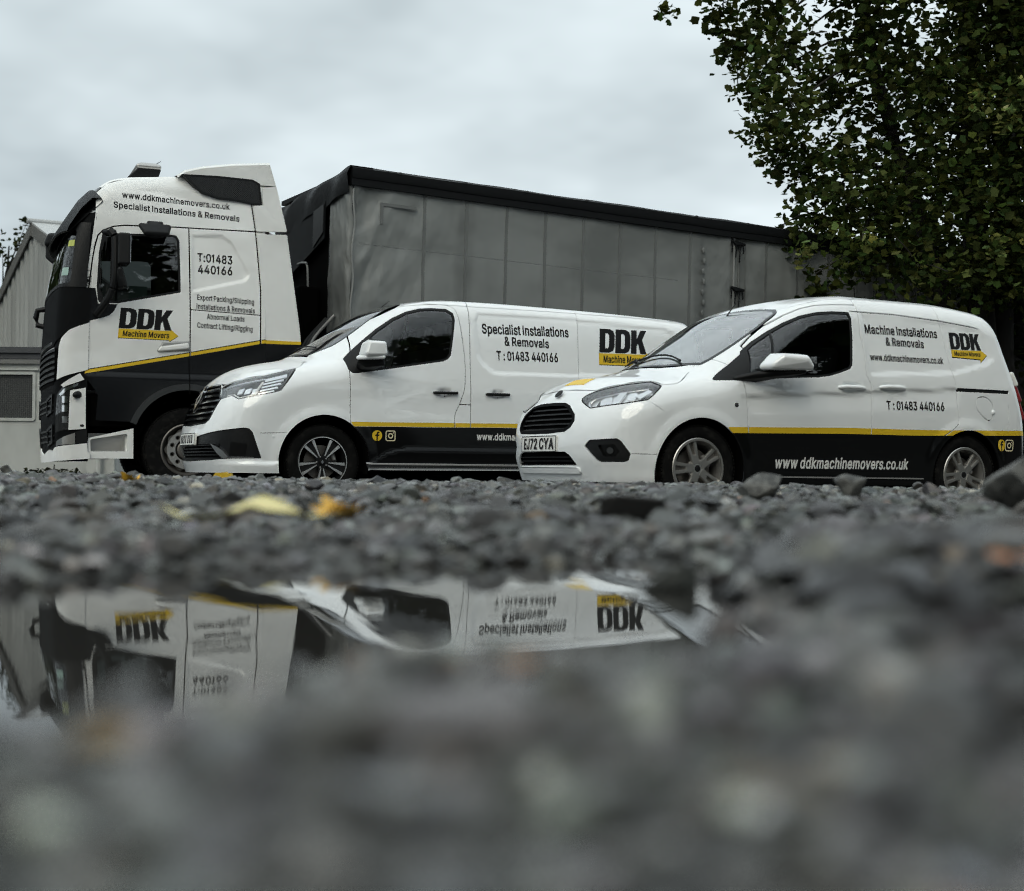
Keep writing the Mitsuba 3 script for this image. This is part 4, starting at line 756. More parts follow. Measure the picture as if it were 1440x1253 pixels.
    c.add('sun_visor', (V, np.vstack([q[:, [0, 1, 2]], q[:, [0, 2, 3]]])), 'm_plastic', None, 40)
    # roof cap and its black front
    rx = [(1.22, 0), (1.21, .5), (1.17, .80), (1.08, .98)]; E_ = [(1.02, 1.0)] + [(x, .98) for x in np.linspace(.9, -.93, 10)]
    bf = Polygon([(x, y) for x, y in rx] + [(1.02, 1.0), (.955, .99), (.99, .8), (1.0, .5), (1.0, 0)]); bf = both(bf) if False else bf.union(affinity.scale(bf, 1, -1, origin=(0, 0)))
    c.skin('brow_panel', bf, 'top', 'm_lorry_black', off=.004, h=.05)
    rf = Polygon(rx + E_ + [(x, -y) for x, y in (rx + E_)[::-1]]).buffer(0); c.skin('roof', rf, 'top', 'm_lorry_white', h=.07)
    ex = [(x, float(z)) for (x, y), z in zip(E_, c.at('top', E_)[:, 2])]
    # side of the cab
    arch = [(0 + .66 * math.cos(t), .55 + .66 * math.sin(t)) for t in np.radians(np.linspace(24, 172, 30))]
    side = Polygon([(1.03, 3.12), (1.13, 2.35), (1.145, 1.9), (1.145, 1.33), (1.10, 1.24), (1.03, 1.145), (.99, 1.08), (1.01, .80), (.62, .79)] + arch[2:] + [(-.88, .9), (-.88, 3.3)] + ex[::-1]).buffer(0)
    dlo = rounded([(.955, 2.907), (.741, 2.907), (.601, 2.913), (.246, 2.932), (.144, 2.926), (.108, 2.867), (.098, 2.5), (.092, 2.272), (.784, 2.112), (.986, 2.110), (1.005, 2.145), (1.015, 2.30), (.995, 2.673)], .02)
    dtop = [(1.035, 2.75), (1.007, 2.866), (.950, 2.931), (.834, 2.982), (.718, 3.003), (.483, 3.010), (.251, 3.020), (-.85, 3.035)]
    df = [(1.03, 2.79), (1.063, 2.597), (1.100, 2.284), (1.128, 2.234), (1.128, 1.888), (1.131, 1.710), (1.142, 1.33)]; dr_ = [(.001, 3.012), (-.016, 2.08), (-.016, 1.10)]
    rear = [(-.72, 3.40), (-.767, 3.032), (-.824, 2.346), (-.824, 1.9), (-.823, .9)]; lock = [(-.016, 2.081), (-.824, 2.054)]
    seams = lines(dtop, df, dr_, rear, w=.008).union(lines(lock, w=.006))
    panels = side.difference(dlo).difference(seams); nm = [((.5, 1.7), 'door'), ((-.4, 1.5), 'lower_locker'), ((-.4, 2.7), 'sleeper_side'), ((.3, 3.3), 'high_roof_side'), ((-.86, 2.0), 'rear_pillar')]
    for gm in sorted(getattr(panels, 'geoms', [panels]), key=lambda q: -q.area): c.skin(next((n for p, n in nm if gm.contains(Point(p))), 'cab_panel'), gm, 'side', 'm_lorry_white', h=.028)
    c.skin('side_backing', side.difference(dlo.buffer(-.02)).buffer(-.004), 'side', 'm_void', h=.1, off=-.014, lip=0); c.skin('far_side', side.difference(dlo), 'far', 'm_lorry_white', h=.1)
    body = side.difference(seams.buffer(.001)); st_t = [(1.2, 1.334), (1.133, 1.350), (.074, 1.566), (-.823, 1.756), (-1.0, 1.79)]; st_b = [(x, z - .036) for x, z in st_t]
    c.skin('yellow_stripe', Polygon(st_t + st_b[::-1]).intersection(body), 'side', 'm_yellow', off=.0046, lip=0, h=.05); c.skin('stripe_edge', Polygon([(x, z + .010) for x, z in st_t] + st_t[::-1]).intersection(body), 'side', 'm_letter', off=.0046, lip=0, h=.06)
    c.skin('black_band', Polygon([(x, z - .001) for x, z in st_b] + [(-1.0, .7), (1.2, .7)]).intersection(side.buffer(.003)), 'side', 'm_lorry_black', off=.0042, lip=.014, h=.04)
    blk = Polygon([(1.2, 1.88), (1.138, 1.888), (.944, 1.945), (.876, 1.972), (.830, 2.022), (.790, 2.100), (1.0, 2.10), (1.03, 2.27), (1.2, 2.27)]).difference(dlo)
    c.skin('band_seam', lines([(-.003, 1.52), (-.016, 1.12)], w=.006), 'side', 'm_void', off=.0055, lip=0); c.skin('black_door_front', blk.intersection(body), 'side', 'm_lorry_black', off=.0018, lip=0, h=.04)
    c.skin('window_frame', dlo.difference(dlo.buffer(-.025)).union(Polygon([(.83, 2.91), (.86, 2.91), (.875, 2.10), (.845, 2.10)])).union(Polygon([(1.0, 2.12), (.985, 2.3), (.955, 2.75), (.94, 2.89), (.90, 2.85), (.93, 2.6), (.95, 2.2), (.95, 2.12)]).difference(Polygon([(.975, 2.25), (.955, 2.70), (.93, 2.82), (.92, 2.80), (.935, 2.3), (.95, 2.2)]))).intersection(dlo), 'side', 'm_plastic', off=-.004, lip=.02, h=.04)
    c.skin('door_window', dlo.buffer(-.012), 'side', 'm_glass_dark', off=-.010, lip=0, h=.06); c.skin('far_window', dlo, 'far', 'm_glass_dark', off=-.010, lip=0, h=.1)
    # lettering
    c.text('www.ddkmachinemovers.co.uk', (.740, 3.322), (-.469, 3.272), .060); c.text('Specialist Installations & Removals', (.834, 3.200), (-.579, 3.139), .060)
    c.text('T:01483', (-.099, 2.645), (-.497, 2.632), .083); c.text('440166', (-.104, 2.508), (-.497, 2.505), .083)
    for t, a, b in (('Export Packing/Shipping', (-.094, 2.198), (-.746, 2.175)), ('Installations & Removals', (-.086, 2.095), (-.755, 2.072)), ('Abnormal Loads', (-.204, 1.982), (-.635, 1.971)), ('Contract Lifting/Rigging', (-.095, 1.879), (-.729, 1.858))): c.text(t, a, b, .052, w=.012)
    logo(c, (.776, 1.835), (.195, 1.829), .230, [(.776, 1.830), (.215, 1.824), (.205, 1.845), (.117, 1.771), (.225, 1.700), (.220, 1.722), (.783, 1.727)], slant=.10)
    h = numbered(k + '__door_handle'); y0 = float(B.side(np.array([.2]), np.array([1.66]))[0]); c.add('grip', hull([(.32, y0 + .012, 1.605, .022), (.30, y0 + .012, 1.625, .022), (.02, y0 + .016, 1.675, .020), (.02, y0 + .016, 1.645, .024)]), 'm_lorry_white', h); c.add('recess', hull([(.335, y0 - .005, 1.60, .018), (.28, y0 - .005, 1.68, .02), (0, y0 - .005, 1.70, .02), (0, y0 - .005, 1.62, .02)]), 'm_steel', h)
    # wheel arch and steps
    tr = Polygon([(.68 * math.cos(t), .55 + .68 * math.sin(t)) for t in np.radians(np.linspace(20, 172, 40))] + [(.61 * math.cos(t), .55 + .61 * math.sin(t)) for t in np.radians(np.linspace(172, 20, 40))])
    c.add('arch_trim', prism(tr, .30, 'y', .97), 'm_plastic_grey', None, False)
    s = numbered(k + '__entry_step'); fr = Polygon([(1.085, .60), (.600, .715), (.598, .375), (1.115, .371), (1.11, .446)]); hole = Polygon([(1.065, .585), (.665, .655), (.665, .455), (1.06, .450)]).buffer(-.02).buffer(.02)
    c.add('frame', prism(fr.difference(hole), .05, 'y', 1.18), 'm_lorry_white', s, False); c.add('tread', bx(1.06, .66, .92, 1.19, .44, .46), 'm_steel', s, False); c.add('box', bx(1.06, .66, .90, .92, .44, .66), 'm_lorry_white', s, False); c.add('side_wall', bx(.68, .66, .92, 1.18, .46, .66), 'm_lorry_white', s, False)
    c.add('step_housing', cat([bx(1.10, .62, .60, .885, .42, .74), bx(1.10, .62, .60, 1.16, .74, 1.1)]), 'm_void', None, False); c.add('far_step', prism(fr, .05, 'y', -1.23), 'm_lorry_white', None, False)
    # wind deflectors behind the cab
    def plate(pts, y0, y1, m, name):
        """a panel between an inner and an outer outline of (x, z) points, standing at y0 in front and y1 behind"""
        p = Polygon(pts).buffer(-.012).buffer(.012); xs = [q[0] for q in pts]; a, b = max(xs), min(xs)
        for sg in (1, -1):
            m_ = prism(p, .03, 'y', 0); v = np.array(m_.vertices); v[:, 1] = sg * (v[:, 1] + y0 + (y1 - y0) * ((a - v[:, 0]) / (a - b)) ** 1.6); m_ = trimesh.Trimesh(v, m_.faces, process=False).subdivide().subdivide(); v = np.array(m_.vertices); c.add(name, m_, m, None, 25)
    plate([(-.78, 2.995), (-1.125, 3.010), (-1.284, 1.938), (-1.303, 1.76), (-.836, 1.77), (-.836, 2.346)], 1.20, 1.20, 'm_lorry_white', 'side_deflector')
    plate([(-.836, 1.722), (-1.303, 1.815 - .09), (-1.30, 1.0), (-.836, 1.0)], 1.205, 1.205, 'm_lorry_black', 'lower_side_deflector'); plate([(-.836, 1.765), (-1.303, 1.765), (-1.303, 1.728), (-.836, 1.725)], 1.207, 1.207, 'm_yellow', 'deflector_stripe')
    plate([(-.735, 3.33), (-.85, 3.345), (-.838, 3.55), (-1.0, 3.573), (-1.13, 3.05), (-.78, 3.035)], 1.15, 1.18, 'm_lorry_white', 'middle_deflector')
    # roof fairing with its mesh vent
    prof = [(.12, 3.64), (.02, 3.715), (-.154, 3.768), (-.496, 3.83), (-.949, 3.88), (-1.03, 3.60), (-.85, 3.565), (-.84, 3.62)]
    rows = []
    for y, dz in ((1.07, -.03), (1.03, 0), (.9, .02), (.5, .05), (0, .06), (-.5, .05), (-.9, .02), (-1.03, 0), (-1.07, -.03)): rows.append([(x, y, z + dz) for x, z in prof[:6]])
    V = np.array(rows).reshape(-1, 3); i, j = np.meshgrid(np.arange(8), np.arange(5), indexing='ij'); q = np.stack([i*6+j, i*6+j+1, (i+1)*6+j+1, (i+1)*6+j], -1).reshape(-1, 4); c.add('roof_fairing', (V, np.vstack([q[:, [0, 1, 2]], q[:, [0, 2, 3]]])), 'm_lorry_white', None, 35)
    for sg in (1, -1): c.add('fairing_side', prism(Polygon([(.10, 3.635)] + [(x, z - .03) for x, z in prof[1:5]] + [(-1.025, 3.60), (-.85, 3.60), (-.72, 3.64), (-.3, 3.65)]), .02, 'y', 1.05 if sg > 0 else -1.07), 'm_lorry_white', None, False)
    mp = Polygon([(.085, 3.64), (-.317, 3.652), (-.731, 3.643), (-.818, 3.60), (-.842, 3.35), (-.734, 3.352), (-.56, 3.374), (-.32, 3.389), (-.149, 3.436), (-.047, 3.513)])
    for sg in (1, -1):
        v = numbered(k + '__side_vent'); y0 = 1.085 * sg
        def slab(p, t, y, m, nm): m_ = prism(p, t, 'y', y if sg > 0 else -y - t); c.add(nm, m_, m, v, False)
        slab(mp, .06, 1.075, 'm_void', 'backing'); slab(mp.difference(mp.buffer(-.022)), .05, 1.10, 'm_plastic', 'frame')
        grid = unary_union([LineString([(x, 3.3), (x - .4, 3.7)]).buffer(.0035) for x in np.arange(-.75, .60, .024)] + [LineString([(x, 3.3), (x + .4, 3.7)]).buffer(.0035) for x in np.arange(-1.25, .2, .024)]).intersection(mp.buffer(-.018)); slab(grid, .008, 1.138, 'm_plastic_grey', 'mesh')
    # light bar, beacon aerial
    b = numbered(k + '__light_bar'); c.add('lens', hull([(.50, y, 3.80, .03) for y in (.62, -.62)] + [(.27, y, 3.80, .03) for y in (.62, -.62)] + [(.46, y, 3.835, .012) for y in (.6, -.6)] + [(.30, y, 3.835, .012) for y in (.6, -.6)]), 'm_alloy', b); c.add('base', hull([(.60, y, 3.66, .02) for y in (.60, -.60)] + [(.50, y, 3.765, .015) for y in (.62, -.62)] + [(.26, y, 3.765, .015) for y in (.62, -.62)] + [(.28, y, 3.70, .015) for y in (.6, -.6)], 1), 'm_plastic', b)
    c.add('aerial', tube([(.34, .45, 3.83), (.28, .45, 3.87), (.22, .45, 3.91)], [.006, .005, .003]), 'm_plastic')
    # mirrors
    for sg in (1, -1):
        m = numbered(k + '__door_mirror'); Z = lambda L: hull([(x, sg * y, z, r) for x, y, z, r in L])
        c.add('arm', Z([(.95, 1.34, 2.88, .03), (.86, 1.42, 2.88, .03)]), 'm_plastic', m); a = [(.90, sg * 1.40, 2.90), (.845, sg * 1.43, 2.80), (.84, sg * 1.44, 2.55), (.845, sg * 1.43, 2.35), (.88, sg * 1.38, 2.20), (.96, sg * 1.32, 2.06), (1.02, sg * 1.26, 1.97)]; c.add('frame', tube(smooth_line(a), .042, 10), 'm_plastic', m)
        c.add('head', Z([(.80, 1.36, 2.83, .025), (.80, 1.58, 2.83, .025), (.72, 1.36, 2.83, .02), (.72, 1.60, 2.83, .02), (.72, 1.36, 2.53, .02), (.72, 1.60, 2.53, .02), (.80, 1.36, 2.53, .025), (.80, 1.58, 2.53, .025)]), 'm_plastic', m); c.add('wide_angle_head', Z([(.80, 1.36, 2.45, .03), (.80, 1.56, 2.45, .03), (.75, 1.36, 2.28, .025), (.75, 1.56, 2.28, .025), (.80, 1.38, 2.28, .03)]), 'm_plastic', m)
        c.add('glass', bx(.693, .698, sg * 1.37, sg * 1.59, 2.53, 2.83), 'm_reflector', m, False)
    m = numbered(k + '__front_mirror'); c.add('arm', hull([(1.15, -1.20, 3.20, .04), (1.33, -1.34, 3.20, .05), (1.36, -1.36, 3.12, .05)]), 'm_plastic', m); c.add('head', hull([(1.22, -1.30, 3.10, .03), (1.36, -1.40, 3.08, .03), (1.36, -1.40, 2.95, .03), (1.22, -1.30, 2.91, .03), (1.30, -1.36, 2.89, .03)]), 'm_plastic', m)
    m = numbered(k + '__kerb_mirror'); c.add('head', hull([(.55, 1.30, 2.99, .03), (.25, 1.30, 2.99, .03), (.50, 1.36, 2.91, .035), (.28, 1.36, 2.91, .035), (.40, 1.30, 2.88, .03)]), 'm_plastic', m); c.add('bracket', hull([(.46, 1.24, 3.04, .02), (.32, 1.24, 3.04, .02), (.40, 1.30, 2.98, .03)]), 'm_plastic', m)
    c.add('front_grab_bar', tube([(1.44, -.52, 2.19), (1.53, -.54, 2.17), (1.55, -.55, 2.08), (1.53, -.54, 1.99), (1.44, -.52, 1.97)], .034), 'm_plastic')
    # inside
    c.add('cab_floor', bx(1.3, -.9, -1.15, 1.15, 1.25, 1.3), 'm_void', None, False); c.add('back_wall', bx(-.89, -.93, -1.16, 1.16, .9, 3.5), 'm_interior', None, False); c.add('dashboard', prism([(1.38, 1.5), (1.36, 2.15), (1.05, 2.18), (.85, 2.0), (.9, 1.5)], 2.2, 'y', -1.1), 'm_interior', None, False); c.add('headlining', bx(1.0, -.9, -1.1, 1.1, 3.02, 3.06), 'm_interior', None, False)
    seats(c, .12, 1.85, (.62, -.62), .5); c.add('bunk_curtain', bx(-.20, -.24, -1.14, 1.14, 1.3, 3.0), 'm_seat', None, False); c.add('dashboard_papers', bx(.62, .42, .85, .86, 2.14, 2.36), 'm_paper', None, False)
    # chassis
    for sg in (1, -1): c.add('chassis_rail', bx(1.0, -4.6, sg * .34, sg * .42, .78, 1.05), 'm_void', None, False)
    c.add('fuel_tank', hull([(-.95, 1.10, .62, .10), (-.95, 1.10, .95, .10), (-.95, .70, .62, .10), (-.95, .70, .95, .10), (-2.6, 1.10, .62, .10), (-2.6, 1.10, .95, .10), (-2.6, .70, .62, .10), (-2.6, .70, .95, .10)]), 'm_plastic'); c.add('rear_mudguard', prism(tr, .6, 'y', .62).apply_translation((-3.7, 0, 0)), 'm_plastic', None, False)
    for i, y in enumerate((.30, .10, -.1)): c.add('air_hose', tube(smooth_line([(-.95, y, 2.25), (-1.2, y + .05, 2.1), (-1.45, y, 1.5), (-1.7, y - .05, 1.9), (-1.95, y, 2.2)]), .02), 'm_plastic_grey' if i else 'm_steel')
    c.add('exhaust_stack', tube([(-1.0, .75, 1.0), (-1.0, .75, 2.7), (-1.05, .75, 2.9)], .05), 'm_steel'); c.add('work_lamp_post', tube(smooth_line([(-1.25, .5, 1.2), (-1.25, .5, 2.95), (-1.2, .55, 3.05), (-1.05, .62, 3.1)]), .022), 'm_steel')
    for sg in (1, -1):
        wheel(c, 0, .48, 1.22, .48, .288, .30, 'lorry', 0, sg); wheel(c, -3.7, .48, 1.24, .48, .288, .30, 'lorry', .2, sg); wheel_well(c, 0, .55, .66, 1.2, .80, sg)
    return c

# ---------------------------------------------------------------- curtain-sided trailer
def curtain_tex(p, n, uv):
    s = mfbm(p.x * .9, p.y * .9, p.z * 1.6, 4); st = mfbm(p.x * 3 + 5, p.y * 3, p.z * .35, 3)
    c = mix((.185, .194, .189), (.125, .132, .128), smoothstep(.35, .7, s)); return c * (1 - .28 * smoothstep(.55, .85, st))
mat('m_curtain', base_color=proc(curtain_tex), roughness=.42, specular=.5)
mat('m_curtain_seam', base_color=rgb(.115, .120, .117), roughness=.45)
mat('m_curtain_weld', base_color=rgb(.128, .134, .130), roughness=.45)
mat('m_curtain_patch', base_color=rgb(.20, .205, .20), roughness=.45)
mat('m_tarp', base_color=rgb(.005, .0055, .006), roughness=.45, specular=.14)
def trailer():
    k = thing('curtain_trailer', 'long dark grey curtain-sided trailer with black roof edge, standing behind the vans', 'trailer')
    M, o = pose(-2.06, 17.55, 30, 0, 1.2); L, W = 13.6, 2.5; A = lambda nm, m, mt, par=None, sm=False, **t: put(nm, m, mt, par or k, sm, M, o, **t)
    rng = np.random.default_rng(4)
    # the near curtain with its folds; it turns the front corner
    def sheet(x0, x1, nx, nz, wr, z0=1.05, z1=3.80, corner=False):
        xs = np.linspace(x0, x1, nx); zs = np.linspace(z0, z1, nz); X, Z = np.meshgrid(xs, zs, indexing='ij'); Y = wr(X, Z); V = np.stack([X, Y, Z], -1).reshape(-1, 3); i, j = np.meshgrid(np.arange(nx - 1), np.arange(nz - 1), indexing='ij'); q = np.stack([i*nz+j, (i+1)*nz+j, (i+1)*nz+j+1, i*nz+j+1], -1).reshape(-1, 4); return V, np.vstack([q[:, [0, 1, 2]], q[:, [0, 2, 3]]])
    nz_ = lambda X, Z, s, a, sd: a * (meshkit.fbm(np.stack([X * s, Z * s * .6 + X * s * .5, X * 0], -1), 3, sd) - .5)
    def wr(X, Z):
        f = np.exp(-np.abs(X) / .75); e = np.exp(-np.abs(X + 6.05) / .35)
        return .010 * np.sin(X * 10.4) * .35 + nz_(X, Z, 1.6, .03, 2) + f * (nz_(X, Z, 6, .09, 3) + .018 * np.sin((Z * 7 + X * 9))) + e * nz_(X, Z, 7, .06, 5) + .004 * np.sin(Z * 5.2)
    A('curtain', sheet(0, -5.92, 190, 70, wr), 'm_curtain', None, True); A('rear_curtain', sheet(-6.22, -L, 150, 50, wr), 'm_curtain', None, True, label='rear half of the grey curtain')
    def cor():
        a = np.linspace(0, 1, 24); pts = [(.06 * math.sin(min(t * 6, 1) * math.pi / 2), -.06 * (1 - math.cos(min(t * 6, 1) * math.pi / 2)) - max(0, t - 1 / 6) * .62) for t in a]; zs = np.linspace(1.05, 3.80, 60); V = np.array([[(x + .02 * (meshkit.fbm(np.array([y * 9, z * 4 + y * 8, 1.]), 3, 8) - .5) * 2.6, y, z) for z in zs] for x, y in pts]).reshape(-1, 3)
        i, j = np.meshgrid(np.arange(23), np.arange(59), indexing='ij'); q = np.stack([i*60+j, (i+1)*60+j, (i+1)*60+j+1, i*60+j+1], -1).reshape(-1, 4); return V, np.vstack([q[:, [0, 1, 2]], q[:, [0, 2, 3]]])
    A('corner_curtain', cor(), 'm_curtain', None, True)
    for x in [-(.99 + .602 * i) for i in range(8)] + [-(6.6 + .602 * i) for i in range(11)]:
        zs = np.linspace(1.05, 3.80, 50); w_ = .022; V = np.array([[(x + d, float(wr(np.array([x + d]), np.array([z]))[0]) + .004, z) for z in zs] for d in (-w_, w_)]).reshape(-1, 3); j = np.arange(49); A('curtain_strap', (V, np.vstack([np.stack([j, j + 50, j + 51], 1), np.stack([j, j + 51, j + 1], 1)])), 'm_curtain_seam')
    for z in (3.08,):
        for a, b in ((-.1, -5.0),):
            xs = np.linspace(a, b, 80); V = np.array([[(x, float(wr(np.array([x]), np.array([z + d]))[0]) + .0025, z + d) for x in xs] for d in (-.004, .004)]).reshape(-1, 3); j = np.arange(79); A('curtain_seam', (V, np.vstack([np.stack([j, j + 80, j + 81], 1), np.stack([j, j + 81, j + 1], 1)])), 'm_curtain_weld')
    zs = np.linspace(1.1, 3.75, 40); A('corner_weld', tube([(.014 * math.sin(z * 9) , .035, z) for z in zs], .012), 'm_curtain_patch'); A('curtain_patch', bx(-.36, -.40, .02, .035, 3.35, 3.62), 'm_curtain_seam'); A('curtain_patch', bx(-.36, -.86, .02, .034, 3.58, 3.62), 'm_curtain_seam')
    # where the two curtains meet: pole, buckles, torn edge
    A('middle_post', bx(-5.86, -6.28, -.06, -.02, 1.05, 3.82), 'm_curtain'); A('curtain_pole', tube([(-6.0, .0, 1.05), (-6.0, .0, 3.8)], .018), 'm_curtain_patch'); A('curtain_pole', tube([(-6.1, -.01, 1.05), (-6.1, -.01, 3.8)], .016), 'm_curtain_seam')
    for z in (3.72, 3.05, 2.3):
        A('buckle', hull([(-5.95, .02, z + .02, .02), (-6.17, .02, z - .01, .022), (-6.02, .04, z - .03, .022)], 1), 'm_tarp')
        for i in range(4): A('strap_end', tube([(-5.92 - .07 * i, .04, z), (-5.93 - .07 * i, .05, z - .07 - .05 * (i % 2)), (-5.92 - .07 * i, .05, z - .15 - .07 * (i % 3))], .010, 5), 'm_tarp')
    for i in range(16): z = 1.3 + i * .15; A('lacing', ellipsoid((-5.45 + .02 * (i % 2), .028, z), (.026, .010, .045), 1), 'm_curtain')
    # roof, rails, front
    A('roof', bx(0, -L, -W, 0, 3.93, 3.99), 'm_tarp'); A('top_rail', prism([(.055, 3.99), (.06, 3.79), (-.05, 3.79), (-.05, 3.99)], L + .05, 'x', -L), 'm_tarp'); A('rail_lip', bx(.02, -L, .045, .07, 3.905, 3.925), 'm_plastic_grey')
    xs = np.linspace(.05, -L, 120); V = np.array([[(x, y, z + .003 * math.sin(x * 3.1 + r) + .007 * float(meshkit.noise(np.array([x * 4, r * 1., 0.]))) ) for x in xs] for r, (y, z) in enumerate([(-.25, 4.02), (.02, 4.03), (.072, 4.0), (.076, 3.92), (.070, 3.875)])]).reshape(-1, 3); i, j = np.meshgrid(np.arange(4), np.arange(119), indexing='ij'); q = np.stack([i*120+j, i*120+j+1, (i+1)*120+j+1, (i+1)*120+j], -1).reshape(-1, 4); A('roof_sheet_edge', (V, np.vstack([q[:, [0, 1, 2]], q[:, [0, 2, 3]]])), 'm_tarp', None, 40)
    for i in range(14): A('roof_eyelet', ellipsoid((-.6 - i * .93, .076, 4.005), (.03, .012, .02), 1), 'm_plastic_grey')
    A('front_wall', bx(0, -.06, -W, -.62, 1.05, 3.75), 'm_void'); A('corner_post', bx(.02, -.08, -.70, -.60, 1.0, 3.8), 'm_plastic')
    ys = np.linspace(.05, -W, 30); V = np.array([[(x + .02 * math.sin(y * 7 + r), y, z + .015 * math.sin(y * 5 + r * 2) - .06 * max(0, -y - .25) * (.9 + .25 * r)) for y in ys] for r, (x, z) in enumerate([(-.25, 4.03), (.05, 4.02), (.10, 3.94), (.10, 3.80), (.09, 3.68)])]).reshape(-1, 3); i, j = np.meshgrid(np.arange(4), np.arange(29), indexing='ij'); q = np.stack([i*30+j, i*30+j+1, (i+1)*30+j+1, (i+1)*30+j], -1).reshape(-1, 4); A('roof_sheet_front', (V, np.vstack([q[:, [0, 1, 2]], q[:, [0, 2, 3]]])), 'm_tarp', None, 35)
    A('front_flap', prism([(-.70, 3.70), (-.70, 3.22), (-1.1, 3.10), (-2.4, 2.72), (-2.4, 3.62)], .015, 'x', .07), 'm_tarp'); A('flap_panel', prism([(-.72, 3.66), (-.72, 3.30), (-1.05, 3.14), (-1.05, 3.62)], .01, 'x', .09), 'm_plastic_grey'); A('front_hand_rail', tube(smooth_line([(.12, -1.5, 2.98), (.18, -1.15, 2.95), (.18, -1.0, 2.85), (.16, -.98, 2.2), (.10, -.98, 1.6)]), .016), 'm_curtain_patch')
    A('generator_box', hull([(.05, -1.0, 1.9, .04), (.25, -1.0, 1.9, .04), (.05, -1.9, 1.9, .04), (.25, -1.9, 1.9, .04), (.05, -1.0, 2.6, .04), (.25, -1.0, 2.6, .04), (.05, -1.9, 2.6, .04), (.25, -1.9, 2.6, .04)], 1), 'm_void')
    A('load_bed', bx(0, -L, -W, -.02, .95, 1.08), 'm_plastic'); A('side_rave', bx(0, -L, -.02, .02, .93, 1.06), 'm_tarp'); A('far_curtain', bx(0, -L, -W - .02, -W, 1.05, 3.8), 'm_curtain'); A('rear_wall', bx(-L + .02, -L, -W, 0, 1.05, 3.8), 'm_curtain')
    A('side_guard', bx(-3.8, -8.0, -.06, -.02, .50, .62), 'm_steel'); A('side_guard', bx(-3.8, -8.0, -.06, -.02, .72, .84), 'm_steel')
    for y in (-.8, -1.6): A('landing_leg', bx(-2.5, -2.64, y - .07, y + .07, .12, .95), 'm_steel')
    A('king_pin_plate', bx(-.3, -1.8, -1.7, -.8, .90, .95), 'm_void')
    class _C: pass
    cc = Car.__new__(Car); cc.B, cc.k, cc.M, cc.o = None, k, M, o + M @ np.array([0, -W / 2, .17])
    for x in (-8.9, -10.2, -11.5):
        for sg in (1, -1): wheel(cc, x, .50, 1.22, .48, .288, .32, 'lorry', .1 * x, sg)
# ---------------------------------------------------------------- yard: ground, puddle, gravel
PUDDLE = Polygon([(-.62, 1.10), (-.46, 1.19), (-.428, 1.30), (-.382, 1.46), (-.301, 1.53), (-.21, 1.50), (-.152, 1.55), (-.062, 1.60), (.034, 1.68), (.10, 1.70), (.147, 1.80), (.20, 1.77), (.235, 1.58), (.21, 1.32), (.200, 1.164), (.178, .922), (.160, .80), (.120, .745), (.085, .785), (.047, .765), (.015, .80), (-.015, .785), (-.047, .82), (-.072, .77), (-.087, .66), (-.124, .61), (-.18, .57), (-.25, .545), (-.40, .56), (-.70, .72)])
WATER = .195
CREST = ([-40, -3.4, -2.4, -1.6, -.9, 0, .7, 1.4, 1.9, 2.6, 40], [.238, .238, .236, .222, .217, .215, .210, .205, .198, .19, .19])
def ground_z(x, y):
    x, y = np.asarray(x, float), np.asarray(y, float); c = np.interp(x, *CREST) - .014
    z = .200 + (c - .200) * sstep(2.2, 7.6, y); z = z * (1 - sstep(8.0, 9.5, y))
    n = meshkit.fbm(np.stack([x * 1.7, y * 1.7, x * 0], -1), 4, 11) - .5; fine = meshkit.fbm(np.stack([x * 14, y * 14, x * 0], -1), 3, 5) - .5
    z = z + .022 * np.exp(-((x - .42) / .16) ** 2 - ((y - 1.15) / .30) ** 2); z = z + n * .030 * sstep(9.5, 7.5, y) + fine * .008
    d = shapely.distance(shapely.points(x, y), PUDDLE); ins = shapely.contains_xy(PUDDLE, x, y); di = np.where(ins, -shapely.distance(shapely.points(x, y), PUDDLE.exterior), d)
    near = sstep(.35, .0, di); return z * (1 - near) + near * (WATER + np.clip(di * .16, -.022, .03) + fine * .006)
def ground_tex(p, n, uv):
    a = mfbm(p.x * 9, p.y * 9, 0., 4); b = mfbm(p.x * 60, p.y * 60, 0., 2); return mix((.018, .0185, .018), (.052, .053, .050), smoothstep(.3, .7, a)) * (.6 + .8 * b)
mat('m_dirt', base_color=proc(ground_tex), roughness=.75, specular=.4)
mat('m_yard', base_color=proc(ground_tex), roughness=.9, specular=.2)
rows = np.concatenate([[-12, -5, -2, -.8, -.2], np.geomspace(.06, 12.5, 330), [14, 20]]); cols = np.sin(np.linspace(-1, 1, 260) * math.pi / 2 * .98) * .6 + np.linspace(-1, 1, 260) * .4
Yg = np.repeat(rows[:, None], 260, 1); Xg = cols[None] * (.75 * np.abs(Yg) + 1.4)
Zg = ground_z(Xg.ravel(), Yg.ravel()).reshape(Xg.shape); edge = np.maximum(sstep(.93, 1.0, np.abs(np.linspace(-1, 1, 260)))[None], np.maximum(sstep(-6, -12, Yg), sstep(13, 20, Yg))); Zg = Zg * (1 - edge) - .05 * edge
i, j = np.meshgrid(np.arange(len(rows) - 1), np.arange(259), indexing='ij'); q = np.stack([i*260+j, i*260+j+1, (i+1)*260+j+1, (i+1)*260+j], -1).reshape(-1, 4)
put('yard', (np.stack([Xg, Yg, Zg], -1).reshape(-1, 3), np.vstack([q[:, [0, 1, 2]], q[:, [0, 2, 3]]])), 'm_dirt', None, True, kind='structure')
put('ground', (np.array([[-500, -300, -.03], [500, -300, -.03], [500, 500, -.03], [-500, 500, -.03.__float__()]]), np.array([[0, 1, 2], [0, 2, 3]])), 'm_yard', kind='structure')
def ripple(p, n, uv): return .00020 * mfbm(p.x * 22, p.y * 10, 0., 2)
